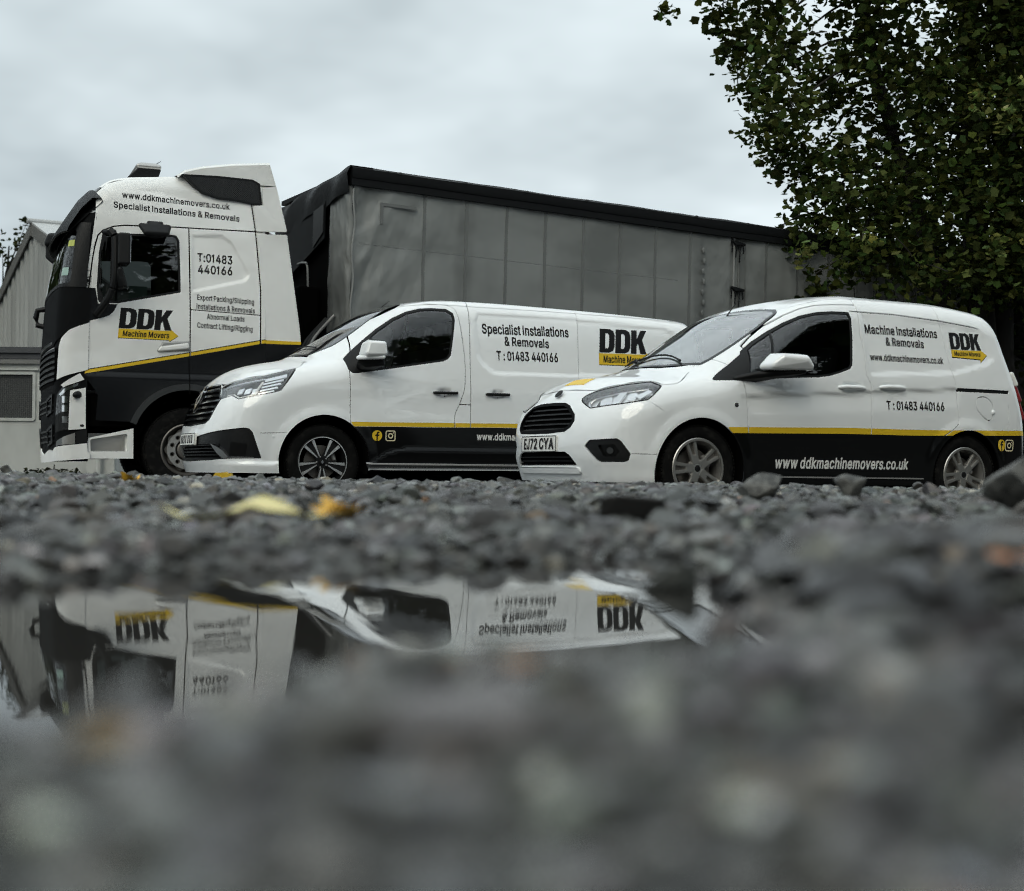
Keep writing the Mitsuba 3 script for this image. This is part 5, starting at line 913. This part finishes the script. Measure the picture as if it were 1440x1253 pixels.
scene['m_water'] = {'type': 'bumpmap', 'arbitrary': {'type': 'proc', **{k: v for k, v in proc(ripple, 2e-3).items() if k != 'type'}}, 'scale': 1.0, 'bsdf': {'type': 'twosided', 'bsdf': {'type': 'plastic', 'int_ior': 1.36, 'diffuse_reflectance': rgb(.022, .021, .019)}}}
wp = PUDDLE.buffer(.05); tm = trimesh.creation.triangulate_polygon(wp, engine='earcut'); put('puddle', (np.column_stack([tm[0], np.full(len(tm[0]), WATER)]), np.array(tm[1])), 'm_water', kind='structure')
# stones
ICO = [trimesh.creation.icosphere(subdivisions=s) for s in (0, 1, 2)]
def stone_shapes(level, n, seed, rough=.35):
    out = []
    for k in range(n):
        r = np.random.default_rng(seed + k); v = ICO[level].vertices.copy()
        for _ in range(11 if level else 3):
            d = r.normal(size=3); d /= np.linalg.norm(d); h = r.uniform(.36, .78); s = v @ d; v = v - np.outer(np.maximum(s - h, 0), d)
        v = v * (1 + rough * .35 * (meshkit.noise(v * 1.7 + r.uniform(0, 50, 3)) - .5)[:, None]); out.append(v / np.abs(v).max())
    return out
def rotations(rng, n):
    q = rng.normal(size=(n, 4)); q /= np.linalg.norm(q, axis=1, keepdims=True); w, x, y, z = q.T
    return np.stack([1-2*(y*y+z*z), 2*(x*y-w*z), 2*(x*z+w*y), 2*(x*y+w*z), 1-2*(x*x+z*z), 2*(y*z-w*x), 2*(x*z-w*y), 2*(y*z+w*x), 1-2*(x*x+y*y)], -1).reshape(-1, 3, 3)
def scatter(n, y0, y1, smin, smax, level, seed, power=1.8, sink=.25, mean=.050, xr=None):
    rng = np.random.default_rng(seed); y = np.sqrt(rng.uniform(y0 * y0, y1 * y1, n)) if y0 > 0 else rng.uniform(y0, y1, n); x = rng.uniform(-1, 1, n) * (.40 * y + .25); x = x if xr is None else rng.uniform(*xr, n); s = smin + (smax - smin) * rng.uniform(0, 1, n) ** power * 1.0
    ins = shapely.contains_xy(PUDDLE.buffer(-.012), x, y); deep = shapely.contains_xy(PUDDLE.buffer(-.07), x, y); keep = ~ins | (~deep & (rng.uniform(size=n) < .22)) | (rng.uniform(size=n) < .006); keep &= ~((s > .022) & (x > -.52) & (x < -.18) & (y > 1.62) & (y < 2.12)); x, y, s = x[keep], y[keep], s[keep]
    sh = np.stack(stone_shapes(level, 24, seed)); R = rotations(rng, len(x)); sc = s[:, None] * np.stack([rng.uniform(.8, 1.25, len(x)), rng.uniform(.7, 1.1, len(x)), rng.uniform(.5, .9, len(x))], 1)
    V = np.einsum('nij,nkj->nki', R, sh[rng.integers(0, 24, len(x))]) * .5; V = V * sc[:, None]; z = ground_z(x, y) + s * .5 * (.55 - sink * rng.uniform(0, 2, len(x))); V = V + np.stack([x, y, z], 1)[:, None]
    F = ICO[level].faces; nv = V.shape[1]; Fs = (F[None] + (np.arange(len(x)) * nv)[:, None, None]).reshape(-1, 3)
    g = np.exp(rng.normal(math.log(mean), .60, len(x))); tint = rng.normal(0, .05, (len(x), 3)); c = g[:, None] * (np.array([1.0, 1.01, .97]) + tint); o = rng.uniform(size=len(x))
    c[o < .008] = np.array([.20, .12, .075]) * rng.uniform(.5, 1.2, ((o < .008).sum(), 1)); c[(o > .008) & (o < .022)] = np.array([.27, .25, .20]) * rng.uniform(.6, 1.2, (((o > .008) & (o < .022)).sum(), 1)); c[(o > .04) & (o < .10)] = np.array([.16, .17, .165])
    if mean < .046: c = np.minimum(c, .11)
    return V.reshape(-1, 3), Fs, np.repeat(np.clip(c, .008, .6), nv, 0)
parts = [scatter(150, .82, 1.5, .030, .085, 2, 740, 1.4, .2, mean=.026, xr=(.24, .62)), scatter(60, .5, .85, .02, .05, 2, 760, 1.4, .2, mean=.03, xr=(.10, .40)), scatter(190, .38, 1.5, .030, .070, 2, 700, 1.5, .35, mean=.045), scatter(420, 1.5, 3.2, .035, .085, 2, 720, 1.8, .35, mean=.04), scatter(7500, .22, 1.1, .006, .026, 1, 100, mean=.088), scatter(7000, 1.1, 3.0, .010, .042, 1, 200, mean=.064), scatter(12500, 3.0, 6.2, .016, .062, 1, 300), scatter(15000, 6.0, 9.0, .018, .066, 0, 400), scatter(1500, 2.0, 8.2, .05, .105, 2, 500, 3.0, .30), scatter(3500, 9.0, 13.5, .02, .05, 0, 600)]
at = np.cumsum([0] + [len(p[0]) for p in parts]); mat('m_gravel', base_color={'type': 'mesh_attribute', 'name': 'vertex_color'}, roughness=.36, specular=.5)
scene['gravel'] = mikit.ply(trimesh.Trimesh(np.vstack([p[0] for p in parts]), np.vstack([p[1] + a for p, a in zip(parts, at)]), process=False), 'm_gravel', False, color=np.vstack([p[2] for p in parts])); tag('gravel', 'loose grey gravel and broken stone covering the yard', 'gravel', kind='stuff')
def stone_tex(p, n, uv):
    a = mfbm(p.x * 45, p.y * 45, p.z * 45, 3); return mix((.035, .036, .034), (.11, .111, .104), smoothstep(.3, .72, a))
def dark_tex(p, n, uv): return mix((.006, .006, .006), (.03, .03, .029), smoothstep(.35, .75, mfbm(p.x * 40, p.y * 40, p.z * 40, 3)))
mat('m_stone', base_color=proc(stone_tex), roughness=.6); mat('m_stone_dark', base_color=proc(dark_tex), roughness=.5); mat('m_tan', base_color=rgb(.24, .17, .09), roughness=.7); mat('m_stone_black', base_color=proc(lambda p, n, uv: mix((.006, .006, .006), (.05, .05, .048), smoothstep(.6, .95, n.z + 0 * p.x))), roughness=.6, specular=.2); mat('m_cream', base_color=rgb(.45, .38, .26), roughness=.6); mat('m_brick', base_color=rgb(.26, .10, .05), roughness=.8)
def stone(x, y, w, d, h, m, label, seed, name='stone', lift=.35):
    v = stone_shapes(2, 1, seed)[0]; v = v * np.array([w, d, h]) / 2 * 1.08; z = float(ground_z([x], [y])[0]); put(name, (v + (x, y, z + h * lift), ICO[2].faces), m, None, 28, label=label, cat='stone')
block = hull([(-.045, -.03, -.010, .004), (.046, -.03, -.012, .004), (-.042, .03, -.010, .004), (.044, .03, -.010, .004), (-.044, -.028, .014, .004), (.044, -.03, .012, .005), (-.02, -.03, .018, .004), (-.04, .03, .016, .004), (.04, .03, .014, .004)], 1)
block.apply_scale((1.14, 1.1, 1.15)); block.apply_translation((.205, 2.45, .236)); put('stone', block, 'm_stone_black', None, False, label='blocky black stone with a flat grey top, mirrored in the puddle', cat='stone')
stone(.77, 4.4, .175, .11, .100, 'm_stone', 'wide rounded grey stone in front of the compact van, the left one of two', 11, lift=.62)
stone(1.075, 4.5, .125, .09, .085, 'm_stone', 'smaller round grey stone before the compact van sill, right of the wide one', 12, lift=.62)
stone(1.185, 3.15, .25, .16, .185, 'm_stone', 'largest rounded grey stone at the right edge of the photo', 23)
stone(.87, 3.3, .18, .12, .050, 'm_stone_dark', 'broad flat dark stone right of centre, below the two rounded ones', 14)
stone(-1.09, 3.4, .095, .07, .050, 'm_stone_dark', 'dark stone at the left, sitting among gravel below the lorry bumper', 15)
stone(-.93, 3.0, .08, .06, .040, 'm_stone', 'grey stone at the left, just right of the dark one', 16)
stone(-2.80, 7.9, .085, .06, .075, 'm_stone', 'small rounded stone at the far left in front of the pale cabin wall', 17, lift=.45)
stone(.438, 1.36, .046, .036, .030, 'm_cream', 'small cream pebble on the right', 18, lift=.45)
stone(.27, 1.75, .034, .028, .020, 'm_brick', 'reddish brick chip right of the puddle', 19)
stone(.33, .92, .034, .028, .018, 'm_brick', 'pinkish brick fragment in the blurred foreground at right', 20)
stone(-.130, .455, .022, .018, .012, 'm_tan', 'tan pebble in the blurred foreground at left', 21, lift=.6)
stone(.30, 2.7, .07, .05, .035, 'm_stone_dark', 'dark angular stone at the right bank of the puddle', 22)
stone(-.20, 1.72, .06, .045, .028, 'm_stone_dark', 'dark wet stone on the far bank of the puddle, left of centre', 24); stone(-.36, 1.66, .05, .04, .022, 'm_stone_dark', 'dark wet stone on the far bank at the left end of the puddle', 25)
stone(.02, 1.45, .045, .035, .022, 'm_stone_dark', 'small dark stone breaking the water in the middle of the puddle', 26, lift=.1); stone(.262, 1.10, .06, .045, .03, 'm_stone_dark', 'dark lump at the right rim of the puddle beside the mirrored windscreen', 27); stone(.345, 1.0, .085, .06, .045, 'm_stone_black', 'large blurred black stone in the right foreground beyond the puddle', 28); stone(-.04, .70, .06, .035, .018, 'm_stone', 'flat grey stone on the near rim of the puddle', 29)
mat('m_leaf_yellow', base_color=rgb(.62, .55, .26), roughness=.6); mat('m_leaf_amber', base_color=rgb(.60, .34, .03), roughness=.5); mat('m_leaf_brown', base_color=rgb(.30, .11, .03), roughness=.6); mat('m_scrap', base_color=rgb(.55, .36, .02), roughness=.4)
MAPLE = [(0, -.5), (.07, -.28), (.30, -.34), (.27, -.20), (.52, -.10), (.40, .02), (.50, .20), (.30, .16), (.22, .22), (.16, .34), (0, .56), (-.16, .34), (-.22, .22), (-.30, .16), (-.50, .20), (-.40, .02), (-.52, -.10), (-.27, -.20), (-.30, -.34), (-.07, -.28)]
def dead_leaf(x, y, w, d, rot, m, label, seed, curl=.04, lift=.012):
    p, f, _ = tri2d(affinity.rotate(affinity.scale(Polygon(MAPLE), w, d, origin=(0, 0)), rot, origin=(0, 0)), max(w, d) * .07); z = lift + curl * (meshkit.noise(np.column_stack([p / max(w, d) * 3.2, np.full(len(p), seed * 3.3)])) + (np.hypot(*p.T) / max(w, d)) ** 2 * 1.2 - .35)
    V = np.column_stack([p[:, 0] + x, p[:, 1] + y, float(ground_z([x], [y])[0]) + z]); k = numbered('dead_leaf'); put('dead_leaf', (np.vstack([V, V - (0, 0, .0008)]), np.vstack([f, f[:, ::-1] + len(V)])), m, None, True, label=label, cat='leaf')
dead_leaf(-.350, 1.95, .27, .14, 4, 'm_leaf_yellow', 'large pale yellow curled leaf lying on the gravel behind the puddle', 1, .040, .040)
dead_leaf(-.240, 2.0, .075, .09, 40, 'm_leaf_amber', 'small amber leaf touching the right end of the pale yellow one', 2, .04, .036)
dead_leaf(-1.66, 6.2, .09, .09, 20, 'm_leaf_amber', 'brownish yellow leaf on the gravel in front of the lorry wheel', 3, .04, .034)
dead_leaf(.385, 1.05, .085, .06, 65, 'm_leaf_brown', 'rusty orange-brown leaf at the right edge in the blurred foreground', 4, .02, .016)
dead_leaf(.16, 1.98, .03, .03, 10, 'm_leaf_brown', 'tiny rust coloured leaf scrap behind the middle of the puddle', 5, .01, .008)
sc = prism([(-.060, 0), (.058, 0), (.048, .036), (.030, .030), (.022, .042), (-.02, .036), (-.036, .038)], .05, 'y', 0); sc.apply_translation((-1.60, 7.85, float(ground_z([-1.6], [7.85])[0]) + .018)); put('plastic_scrap', sc, 'm_scrap', None, False, label='small bright yellow plastic scrap on the gravel under the middle van bumper', cat='plastic scrap')

# ---------------------------------------------------------------- trees
scene['m_leaves'] = {'type': 'principledthin', 'base_color': {'type': 'mesh_attribute', 'name': 'vertex_color'}, 'roughness': .55, 'diff_trans': .55, 'spec_trans': 0., 'eta': 1.4}
mat('m_bark', base_color=proc(lambda p, n, uv: mix((.010, .009, .008), (.032, .029, .025), smoothstep(.35, .7, mfbm(p.x * 9, p.y * 9, p.z * 2.2, 3)))), roughness=.9)
LEAF = np.array([(0, -.5), (.22, -.30), (.52, -.12), (.28, .08), (.34, .30), (0, .58), (-.34, .30), (-.28, .08), (-.52, -.12), (-.22, -.30)]); LEAF_F = np.array([(0, k, k + 1) for k in range(1, 9)]); LEAF_F = np.vstack([[(5, k, k + 1) for k in (0, 1, 2, 3)], [(5, k, k + 1) for k in (6, 7, 8)], [(5, 9, 0)]])
def leaf_mesh(P, size, rng, base=(.040, .058, .018), spread=.45, up=.5):
    n = len(P); R = rotations(rng, n); L = np.column_stack([LEAF, .10 * (np.abs(LEAF[:, 0]) - .2)]); V = np.einsum('nij,kj->nki', R, L); flat = rng.uniform(size=n) < up; V[flat, :, 2] *= .45
    V = V * (size * rng.uniform(.6, 1.25, n))[:, None, None] + P[:, None]; F = (LEAF_F[None] + (np.arange(n) * len(LEAF))[:, None, None]).reshape(-1, 3)
    g = np.exp(rng.normal(0, spread, n)); c = np.array(base)[None] * g[:, None] * np.column_stack([rng.uniform(.8, 1.35, n), np.ones(n), rng.uniform(.7, 1.2, n)])
    return V.reshape(-1, 3), F, np.repeat(np.clip(c, .004, .5), len(LEAF), 0)
def blob_points(blobs, per, rng, fall=.42):
    out = []
    for x, y, z, r in blobs:
        n = int(per * r * r); d = rng.normal(size=(n, 3)); d /= np.linalg.norm(d, axis=1, keepdims=True); rr = r * rng.uniform(0, 1, n) ** fall * (1 + .30 * (meshkit.noise(d * 2.2 + x) - .5) * 2); out.append(np.array([x, y, z]) + d * rr[:, None])
    return np.vstack(out)
def leaves(name, parent, P, size, rng, **k):
    V, F, c = leaf_mesh(P, size, rng, **k); key = numbered(parent + '__' + name); scene[key] = mikit.ply(trimesh.Trimesh(V, F, process=False), 'm_leaves', False, color=c); tag(key, kind='stuff'); return key
rng = np.random.default_rng(21)
t = thing('maple_tree', 'tall dark maple with drooping branches, filling the upper right corner', 'tree')
CROWN = [(3.15, 22.4, 7.42, .34), (3.63, 23.27, 7.15, .44), (3.85, 22.88, 7.56, .57), (3.58, 21.12, 6.04, .44), (4.03, 21.36, 6.65, .64), (4.09, 23.2, 5.96, .49), (3.96, 20.42, 5.54, .56), (4.76, 23.03, 5.23, .6), (4.34, 22.95, 5.44, .52), (4.9, 21.9, 6.15, .66), (5.01, 21.37, 4.18, .66), (4.46, 21.29, 4.05, .51), (4.21, 21.22, 3.67, .37), (4.08, 21.82, 3.54, .2), (5.53, 22.01, 7.18, .77), (5.69, 22.17, 5.45, .69), (6.3, 23.59, 4.59, .83), (6.63, 22.94, 6.67, .92), (6.82, 22.39, 5.17, .9), (6.94, 23.56, 4.23, .88), (7.16, 21.09, 6.7, .95), (7.2, 20.91, 5.27, .94), (7.76, 22.36, 4.38, .95), (5.85, 20.54, 3.16, .56), (4.91, 20.51, 3.3, .43), (7.27, 22.05, 3.32, .66), (8.2, 21.89, 3.42, .88), (8.86, 23.33, 6.68, 1.28), (8.62, 22.41, 4.73, 1.01), (3.16, 22.05, 7.95, .5), (3.92, 21.99, 8.16, .88), (4.84, 21.19, 7.99, .95), (5.9, 20.44, 7.63, 1.02), (7.34, 21.02, 7.95, 1.16), (2.42, 22.61, 7.62, .20), (4.17, 21.04, 8.79, 1.05), (6.01, 21.58, 9.24, 1.29), (7.23, 20.41, 8.97, 1.33), (9.67, 23.06, 8.01, 1.5), (8.77, 20.89, 4.65, 1.25), (4.56, 21.26, 2.98, .38), (5.27, 23.22, 2.88, .35)]
TR = [(7.3, 22.2, .0), (7.35, 22.2, 2.0), (7.2, 22.2, 4.5), (7.1, 22.1, 7.0), (6.9, 22.0, 10.0)]; tr_mesh = [tube(smooth_line(TR), np.linspace(.26, .12, len(smooth_line(TR))), 10), tube(smooth_line([(7.75, 22.4, 0), (7.7, 22.4, 3), (7.8, 22.4, 6), (7.6, 22.3, 9.5)]), np.linspace(.22, .12, 19), 9), tube(smooth_line([(7.3, 22.2, 1.2), (6.5, 22.1, 3.6), (5.75, 22.2, 6.2), (5.2, 22.1, 9)]), np.linspace(.15, .06, 19), 8)]
for b in tr_mesh: put('trunk', b, 'm_bark', t, 40)
def limb(a, b, r, sag=.25):
    a, b = np.array(a, float), np.array(b, float); m = (a + b) / 2 + (0, 0, sag); return tube(smooth_line([a, m * .5 + a * .5 + (0, 0, sag * .3), m, b], 5), np.linspace(r, .008, 16), 6)
for x, y, z, r in [b for b in CROWN[:30] if b[3] > .36]:
    o_ = np.array([7.1 - .25 * max(0, 7.1 - x), 22.15, z + .9 + .3 * abs(x - 7.1)]) if x > 5.5 else np.array([5.75, 22.2, min(z + 1.0, 8.5)]); put('limb', limb(o_, (x, y, z), .035 + .012 * r), 'm_bark', t, 40)
    for q_ in range(3): d = rng.normal(size=3) * r * .6; put('twig', limb((x, y, z + .1), (x + d[0], y + d[1], z + d[2]), .010, .05), 'm_bark', t, 40)
EXTRA = [(6.2, 20.8, 6.0, .8), (6.9, 20.9, 6.1, .8), (7.6, 20.8, 6.6, .9), (6.3, 20.9, 4.9, .8), (7.0, 20.6, 4.2, .8), (7.7, 20.7, 4.6, .9), (6.1, 20.9, 3.9, .7), (6.6, 20.6, 3.2, .6), (7.4, 20.6, 3.4, .8), (8.1, 20.9, 5.6, .9), (7.0, 20.7, 7.3, .9), (7.9, 20.7, 7.4, 1.0), (5.6, 21.2, 4.5, .7), (5.3, 21.3, 6.3, .7), (5.5, 21.5, 3.6, .5), (8.3, 20.6, 3.9, .9), (5.0, 21.5, 5.0, .5), (7.4, 20.5, 5.4, .7)]
CP = np.vstack([blob_points(CROWN, 930, rng, .52), blob_points(EXTRA, 700, rng, .5)]); leaves('crown', t, CP, .132, rng)
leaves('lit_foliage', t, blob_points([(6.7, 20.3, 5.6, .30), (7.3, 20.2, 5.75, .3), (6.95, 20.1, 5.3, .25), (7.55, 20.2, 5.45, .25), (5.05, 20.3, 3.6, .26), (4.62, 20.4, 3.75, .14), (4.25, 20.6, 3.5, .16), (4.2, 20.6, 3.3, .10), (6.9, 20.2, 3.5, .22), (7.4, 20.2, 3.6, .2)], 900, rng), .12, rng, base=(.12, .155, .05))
# ivy-dark undergrowth below it
t = thing('ivy_thicket', 'dense black-green thicket of ivy and bare stems under the maple, behind the compact van', 'thicket'); rng = np.random.default_rng(33)
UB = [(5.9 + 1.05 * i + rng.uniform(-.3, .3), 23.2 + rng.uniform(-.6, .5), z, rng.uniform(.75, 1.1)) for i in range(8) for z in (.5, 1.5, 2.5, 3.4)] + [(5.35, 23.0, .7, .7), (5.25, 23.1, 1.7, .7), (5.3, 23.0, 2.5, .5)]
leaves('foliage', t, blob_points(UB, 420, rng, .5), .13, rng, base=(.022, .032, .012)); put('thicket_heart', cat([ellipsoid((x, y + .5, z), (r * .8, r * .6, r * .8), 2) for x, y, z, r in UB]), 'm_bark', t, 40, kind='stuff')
for i in range(16):
    x = 5.6 + i * .36; put('stem', limb((x, 21.9 + .5 * math.sin(i * 3), 0), (x + .5 * math.sin(i * 2.3), 21.9, 3.6 + .5 * math.cos(i)), .035, .1), 'm_bark', t, 40)
sh = thing('bamboo_like_shrub', 'small feathery dark shrub where the trailer meets the thicket', 'shrub'); rng = np.random.default_rng(5)
for i in range(9):
    a = (4.78 + .10 * i, 20.6 + .06 * (i % 3), 1.2); b = (a[0] + .25 * math.sin(i * 1.9), a[1], 2.75 + .22 * math.sin(i * 2.7)); put('stem', limb(a, b, .014, .05), 'm_bark', sh, 40)
P = np.array([(4.78 + .1 * i + .25 * math.sin(i * 1.9) * u + rng.normal(0, .09), 20.6 + rng.normal(0, .1), 1.3 + 1.45 * u + rng.normal(0, .05)) for i in range(9) for u in rng.uniform(0, 1, 60)]); leaves('foliage', sh, P, .11, rng, base=(.03, .042, .02))
# trees behind the shed
def far_tree(name, label, x, y, h, w, seed, base=(.03, .042, .016), n=260, size=.22, group=None):
    r_ = np.random.default_rng(seed); k = thing(name, label, 'tree', group); put('trunk', tube([(x, y, 0), (x + .1, y, h * .4), (x, y, h * .85)], [.22, .15, .05]), 'm_bark', k, 40)
    bl = [(x + r_.normal() * w * .33, y + r_.normal() * w * .33, h * (.38 + .60 * r_.uniform()), w * r_.uniform(.20, .36)) for _ in range(16)]
    for b in bl[:8]: put('limb', limb((x, y, b[2] * .7), b[:3], .05), 'm_bark', k, 40)
    leaves('crown', k, blob_points(bl, n, r_), size, r_, base=base); return k
far_tree('round_tree', 'dark leafy tree cut by the left edge of the photo beyond the grey shed', -21.6, 52, 9.4, 3.4, 41); 
tw = thing('young_tree', 'thin young tree with sparse sprigs rising behind the shed gable', 'tree'); r_ = np.random.default_rng(44); put('trunk', tube([(-19.6, 54, 0), (-19.4, 54, 5), (-19.2, 54, 8.6)], [.12, .09, .03]), 'm_bark', tw, 40)
tips = [(-18.55, 54, 9.45), (-18.9, 54, 8.6), (-19.2, 54, 8.0), (-18.7, 54, 9.0), (-19.45, 54, 8.4)]
for b in tips: put('limb', limb((-19.4, 54, 6.8), b, .04), 'm_bark', tw, 40)
leaves('crown', tw, blob_points([(x, y, z, .34) for x, y, z in tips], 180, r_), .2, r_, base=(.028, .036, .016))
# trees on the near side of the yard: the windows and dark paint mirror them
for i, (x, y, h, w) in enumerate([(-10, -19, 10, 7), (-2, -19, 9, 7), (6, -18, 12, 8), (13, -16, 14, 8), (20, -12, 14, 8), (24, -5, 13, 8), (25, 3, 12, 8), (24, 10, 10, 7)]):
    far_tree('yard_tree', 'leafy tree lining the near side of the yard, seen only mirrored in the van windows', x, y, h, w, 60 + i, (.03, .043, .018), 60, .6, 'trees lining the near side of the yard')
for i, (x, y, h) in enumerate([(-19.5, 38, 12), (-22, 33, 12), (-22.5, 45, 10)]): far_tree('shed_side_tree', 'tall tree left of the shed, seen only mirrored in the lorry windscreen', x, y, h, 5, 80 + i, (.03, .043, .018), 90, .5, 'tall trees left of the shed')
hg = thing('yard_hedge', 'long dark hedge on the near side of the yard, seen only mirrored in the vehicles', 'hedge'); put('hedge_body', cat([ellipsoid((x, y, 1.2), (2.3, 2.3, 2.8 + .5 * math.sin(x * 1.7 + y)), 2) for x, y in [(a, -17.) for a in np.arange(-18, 19, 2.6)] + [(25 - .02 * (b - 1) ** 2, b) for b in np.arange(-14, 16, 2.6)]]), 'm_hedge' if 'm_hedge' in scene else 'm_bark', hg, 40, kind='stuff')

# ---------------------------------------------------------------- shed and cabin
mat('m_shed', base_color=proc(lambda p, n, uv: mix((.25, .258, .25), (.32, .33, .32), smoothstep(.3, .7, mfbm(p.x * 2, p.y * 2, p.z * .5, 3)))), roughness=.55); mat('m_shed_trim', base_color=rgb(.13, .13, .125), roughness=.5); mat('m_shed_roof', base_color=rgb(.36, .37, .37), roughness=.5)
s = thing('metal_shed', 'grey ribbed metal shed with a pitched gable, behind the lorry at the left edge', 'shed'); e = np.array([.4952, -.8688, 0]); nrm = np.array([-.8688, -.4952, 0]); AP = np.array([-11.80, 35, 6.17]); HW, SL = 8.0, .30
prof = []; u = -HW
while u < HW: prof += [(u, 0), (u + .24, 0), (u + .31, .07), (u + .48, .07)]; u += .56
prof = np.array([p for p in prof if p[0] < HW]); top = np.array([AP[2] - SL * abs(a) for a, _ in prof]); base = AP * (1, 1, 0)
V = np.vstack([base + prof[:, :1] * e + prof[:, 1:] * nrm, base + prof[:, :1] * e + prof[:, 1:] * nrm + np.column_stack([top * 0, top * 0, top - .02])]); n_ = len(prof); i = np.arange(n_ - 1); put('gable_wall', (V, np.vstack([np.stack([i, i + 1, i + 1 + n_], 1), np.stack([i, i + 1 + n_, i + n_], 1)])), 'm_shed', s, False)
def quad(a, b, c, d, t): a, b, c, d = map(np.array, (a, b, c, d)); n = np.cross(b - a, d - a); n = n / np.linalg.norm(n) * t; return trimesh.convex.convex_hull(np.array([a, b, c, d, a + n, b + n, c + n, d + n]))
for sg in (-1, 1):
    p0 = AP + nrm * .10; p1 = AP + e * sg * (HW + .15) + (0, 0, -SL * (HW + .15)) + nrm * .10; bk = -nrm * 9
    put('roof_slope', quad(p0 + (0, 0, .05), p1 + (0, 0, .05), p1 + bk + (0, 0, .05), p0 + bk + (0, 0, .05), .05), 'm_shed_roof', s, False); put('barge_flashing', quad(p0 + (0, 0, .06), p1 + (0, 0, .06), p1 + (0, 0, -.24), p0 + (0, 0, -.24), .03), 'm_shed_trim', s, False)
    w0 = base + e * sg * HW; put('side_wall', quad(w0, w0 + bk, w0 + bk + (0, 0, AP[2] - SL * HW), w0 + (0, 0, AP[2] - SL * HW), .05), 'm_shed', s, False)
put('ridge_flashing', tube([AP + nrm * .2 + (0, 0, .12), AP - nrm * 9 + (0, 0, .12)], .07), 'm_shed_roof', s, 40)
mat('m_cabin', base_color=proc(lambda p, n, uv: mix((.36, .37, .35), (.42, .43, .41), smoothstep(.3, .7, mfbm(p.x * 2.5, p.y, p.z * 1.2, 4))) * (1 - .25 * smoothstep(.66, .8, mfbm(p.x * 5 + 3, p.y, p.z * 2, 3)))), roughness=.6); mat('m_cabin_trim', base_color=rgb(.035, .037, .042), roughness=.5)
cb = thing('site_cabin', 'pale site cabin with dark flat roof edge and one mesh-covered window, behind the lorry front', 'cabin'); hole = sbox(-8.30, 1.016, -7.42, 1.688); wall = sbox(-9.8, .08, -6.15, 1.86).difference(hole.buffer(.02))
put('wall', prism(wall, .06, 'y', 22.0), 'm_cabin', cb, False); put('end_wall', bx(-6.15, -6.21, 22.06, 24.4, .08, 1.86), 'm_cabin', cb); put('back_wall', bx(-9.8, -6.15, 24.4, 24.46, .08, 1.86), 'm_cabin', cb); put('roof', bx(-9.9, -6.05, 21.95, 24.5, 1.93, 2.10), 'm_cabin_trim', cb); put('roof_trim', bx(-9.88, -6.07, 21.93, 22.02, 1.855, 1.92), 'm_shed_trim', cb); put('roof_trim', bx(-9.9, -6.05, 21.90, 21.96, 2.02, 2.11), 'm_cabin_trim', cb)
w = numbered(cb + '__window'); put('frame', prism(hole.buffer(.045, join_style=1).difference(hole), .05, 'y', 21.97), 'm_cabin', w, False); put('pane', bx(-8.3, -7.42, 22.05, 22.06, 1.016, 1.688), 'm_curtain_seam', w)
put('mesh', cat([bx(x, x + .006, 22.005, 22.012, 1.016, 1.688) for x in np.arange(-8.29, -7.42, .03)] + [bx(-8.3, -7.42, 22.0, 22.006, z, z + .006) for z in np.arange(1.03, 1.69, .03)]), 'm_plastic_grey', w, kind='stuff')
put('drip_rail', bx(-8.4, -7.33, 21.95, 22.0, 1.755, 1.775), 'm_cabin', cb); put('down_pipe', tube([(-6.36, 21.9, 0), (-6.36, 21.9, 1.9)], .04), 'm_cabin', cb, 40)
r_ = np.random.default_rng(9); wd = thing('weeds', 'low dark weeds at the foot of the cabin wall, under the lorry bumper', 'weeds'); leaves('foliage', wd, np.column_stack([r_.uniform(-7.4, -6.6, 260), r_.uniform(21.5, 21.9, 260), r_.uniform(.0, .24, 260)]), .07, r_, base=(.014, .018, .009)); put('stem', tube([(-7.0, 21.7, 0), (-6.98, 21.7, .3)], .01), 'm_bark', wd, 40)
small_van(); medium_van(); lorry(); trailer()
